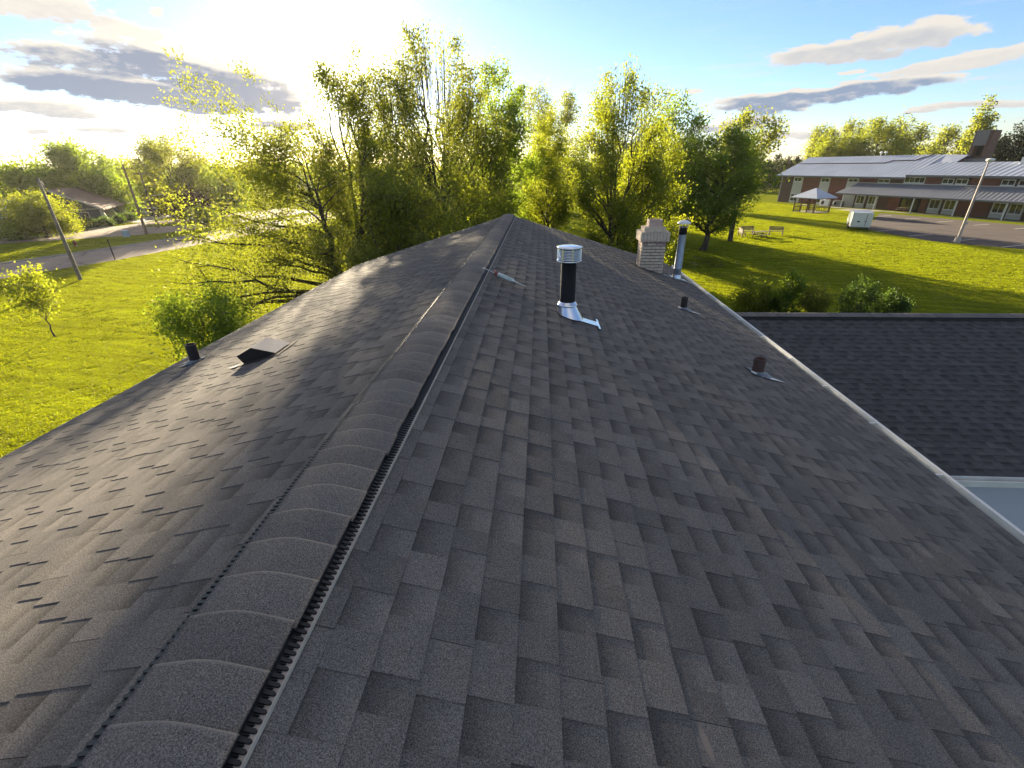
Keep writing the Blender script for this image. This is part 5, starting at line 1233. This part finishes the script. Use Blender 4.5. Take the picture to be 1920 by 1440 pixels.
# parked cars
def car(loc, rz, label, paint, group='cars parked down the side street'):
    r_ = thing('parked_car', label, 'car', loc, rz, group); W_ = 1.8
    b = MB(); b.prism([(-2.2, -W_/2, 0.35), (2.2, -W_/2, 0.35), (2.25, -W_/2, 0.7), (1.3, -W_/2, 0.95), (-2.1, -W_/2, 1.0), (-2.25, -W_/2, 0.75)], (0, W_, 0)); b.build('body', paint, r_)
    b = MB(); b.prism([(-1.9, -W_/2+0.08, 0.98), (1.2, -W_/2+0.08, 0.95), (0.5, -W_/2+0.2, 1.42), (-1.4, -W_/2+0.2, 1.45)], (0, W_-0.3, 0)); b.build('window', M_GLASS, r_)
    b = MB(); b.box((-0.45, -0.02, 1.45), (1.8, W_-0.5, 0.05)); b.build('roof', paint, r_)
    for x in (-1.35, 1.35):
        for sd in (-1, 1): b = MB(); b.lathe([(0.001, -0.11), (0.22, -0.11), (0.32, -0.09), (0.32, 0.09), (0.22, 0.11), (0.001, 0.11)], (0, 0, 0), 16, M=Matrix.Translation((x, sd*(W_/2-0.08), 0.32)) @ Matrix.Rotation(math.pi/2, 4, 'X')); b.build('wheel', M_PLASTIC, r_)
    for sd in (-1, 1): b = MB(); b.box((2.22, sd*0.62, 0.68), (0.08, 0.35, 0.14)); b.build('headlight', M_WHITE, r_)
    return r_
car(pol(-39.2, 134), R(60), 'white car parked farthest up the side street', M_WHITE)
car(pol(-38.9, 122), R(35), 'black car parked at the end of the side street', simple('black paint', (0.02, 0.02, 0.024), 0.25))
car(pol(-39.7, 126), R(60), 'silver car parked between the white and the black car', simple('silver paint', (0.45, 0.46, 0.48), 0.3))

# ------------------------------------------------------------------ lawn blades
def tuft_mesh(seed):
    rg = np.random.default_rng(seed); n = 34
    r_ = np.sqrt(rg.uniform(0, 1, n)); a = rg.uniform(0, 6.283, n); c = np.stack([r_*np.cos(a), r_*np.sin(a), np.zeros(n)], 1)
    t = rg.uniform(0, 6.283, n); wv = np.stack([np.cos(t), np.sin(t), np.zeros(n)], 1)*0.085
    lean = rg.normal(size=(n, 3))*0.28; lean[:, 2] = 0; h = rg.uniform(0.5, 1.1, n)[:, None]
    top = c+lean; top[:, 2] = 1*h[:, 0]
    V = np.stack([c-wv, c+wv, top+wv*0.35, top-wv*0.35], 1).reshape(-1, 3)
    V[:, 2] *= 0.045
    return np_mesh('grass_tuft', V, np.arange(4*n).reshape(-1, 4), [LEAF['grass']], fattr={'rnd': rg.uniform(0, 1, n)})
def inside(poly, x, y):
    c = np.zeros(len(x), bool); n = len(poly)
    for i in range(n):
        x1, y1 = poly[i]; x2, y2 = poly[(i+1) % n]
        k = ((y1 > y) != (y2 > y)) & (x < (x2-x1)*(y-y1)/(y2-y1+1e-12)+x1); c ^= k
    return c
def lawn_points(poly, rg, dens, holes=()):
    P = np.array(poly); x0, y0 = P.min(0); x1, y1 = P.max(0); A = (x1-x0)*(y1-y0); n = int(A*dens)
    x = rg.uniform(x0, x1, n); y = rg.uniform(y0, y1, n)
    d = np.hypot(x, y); r_ = 0.055+0.0042*d
    keep = (rg.uniform(size=n) < (np.where(d < 32, 1.6, 1.1)/(r_**2))/dens) & inside(poly, x, y)
    for h in holes: keep &= ~inside(h, x, y)
    ang = np.degrees(np.arctan2(x, y)); keep &= (ang > -68) & (ang < 50)
    x, y, r_ = x[keep], y[keep], r_[keep]; hz = hump(x, y)
    return np.stack([x, y, hz], 1), r_*np.where(hz > 0.05, 1.5, 1.0)
rgl = np.random.default_rng(77)
left_lawn = [(-3.0, 2)] + [(-4.6, 13.2), (4.6, 13.2), (9, 70), (-38, 82)] + [(p[0]+0.15, p[1]) for p in nearE[5:0:-1]] + [(-50, -2)]
house_hole = [(X0-HALF, Y0), (X0+HALF, Y0), (X0+HALF, Y1), (X0-HALF, Y1)]
right_lawn = [(4.7, 12.9), (17.5, 14.5), (40, 20), (62, 34), (51.0, 50.0), (45.0, 57), (44.2, 67.5), (59, 90), (52, 118), (24, 95), (9, 70)]
verge = [(p[0]-1.7, p[1]) for p in farE[1:6]] + [(-55.0, 78), (-54.5, 71.4), (-58.6, 65.8), (-65.4, 61.9), (-71.5, 58.2), (-81.8, 30)]
pts = [lawn_points(left_lawn, rgl, 190, (house_hole,)), lawn_points(right_lawn, rgl, 70), lawn_points(verge, rgl, 16)]
PV = np.concatenate([p[0] for p in pts]); PR = np.concatenate([p[1] for p in pts])
print('grass tufts', len(PV))
gme = bpy.data.meshes.new('lawn_grass'); gme.vertices.add(len(PV)); gme.vertices.foreach_set('co', PV.astype(np.float32).ravel())
at = gme.attributes.new('rad', 'FLOAT', 'POINT'); at.data.foreach_set('value', PR.astype(np.float32)); gme.update()
lawn = setp(link_obj('lawn_grass', gme), 'short mown yellow green lawn grass around the house', 'grass', kind='stuff')
tob = []
tcol = bpy.data.collections.new('tufts')
for k in range(4):
    o = bpy.data.objects.new('grass_tuft', tuft_mesh(200+k)); tcol.objects.link(o)
ng = bpy.data.node_groups.new('scatter', 'GeometryNodeTree'); ng.is_modifier = True
ng.interface.new_socket('Geometry', in_out='INPUT', socket_type='NodeSocketGeometry'); ng.interface.new_socket('Geometry', in_out='OUTPUT', socket_type='NodeSocketGeometry')
gi = ng.nodes.new('NodeGroupInput'); go = ng.nodes.new('NodeGroupOutput'); iop = ng.nodes.new('GeometryNodeInstanceOnPoints')
ci = ng.nodes.new('GeometryNodeCollectionInfo'); ci.inputs['Collection'].default_value = tcol; ci.inputs['Separate Children'].default_value = True; ci.inputs['Reset Children'].default_value = True
rv = ng.nodes.new('FunctionNodeRandomValue'); rv.data_type = 'FLOAT_VECTOR'; rv.inputs[0].default_value = (0, 0, 0); rv.inputs[1].default_value = (0, 0, 6.283)
na = ng.nodes.new('GeometryNodeInputNamedAttribute'); na.data_type = 'FLOAT'; na.inputs[0].default_value = 'rad'
cx_ = ng.nodes.new('ShaderNodeCombineXYZ'); mz = ng.nodes.new('ShaderNodeMath'); mz.operation = 'MULTIPLY_ADD'; mz.inputs[1].default_value = 1.2; mz.inputs[2].default_value = 0.75
L = ng.links.new
L(na.outputs[0], cx_.inputs[0]); L(na.outputs[0], cx_.inputs[1]); L(na.outputs[0], mz.inputs[0]); L(mz.outputs[0], cx_.inputs[2])
L(gi.outputs[0], iop.inputs['Points']); L(ci.outputs[0], iop.inputs['Instance']); iop.inputs['Pick Instance'].default_value = True
L(rv.outputs[0], iop.inputs['Rotation']); L(cx_.outputs[0], iop.inputs['Scale']); L(iop.outputs[0], go.inputs[0])
md = lawn.modifiers.new('scatter', 'NODES'); md.node_group = ng

# ------------------------------------------------------------------ air
hm = bpy.data.materials.new('thin air haze'); hm.use_nodes = True; ht = NT(hm.node_tree); hm.node_tree.nodes.clear()
pv = ht.n('ShaderNodeVolumePrincipled'); pv.inputs['Color'].default_value = (1.0, 0.96, 0.90, 1); pv.inputs['Density'].default_value = 0.00011; pv.inputs['Anisotropy'].default_value = 0.55
ho = ht.n('ShaderNodeOutputMaterial'); ht.t.links.new(pv.outputs[0], ho.inputs['Volume'])
b = MB(); b.box((0, 0, 10.5), (1640, 1640, 23.4)); b.build('haze', hm, kind='stuff')
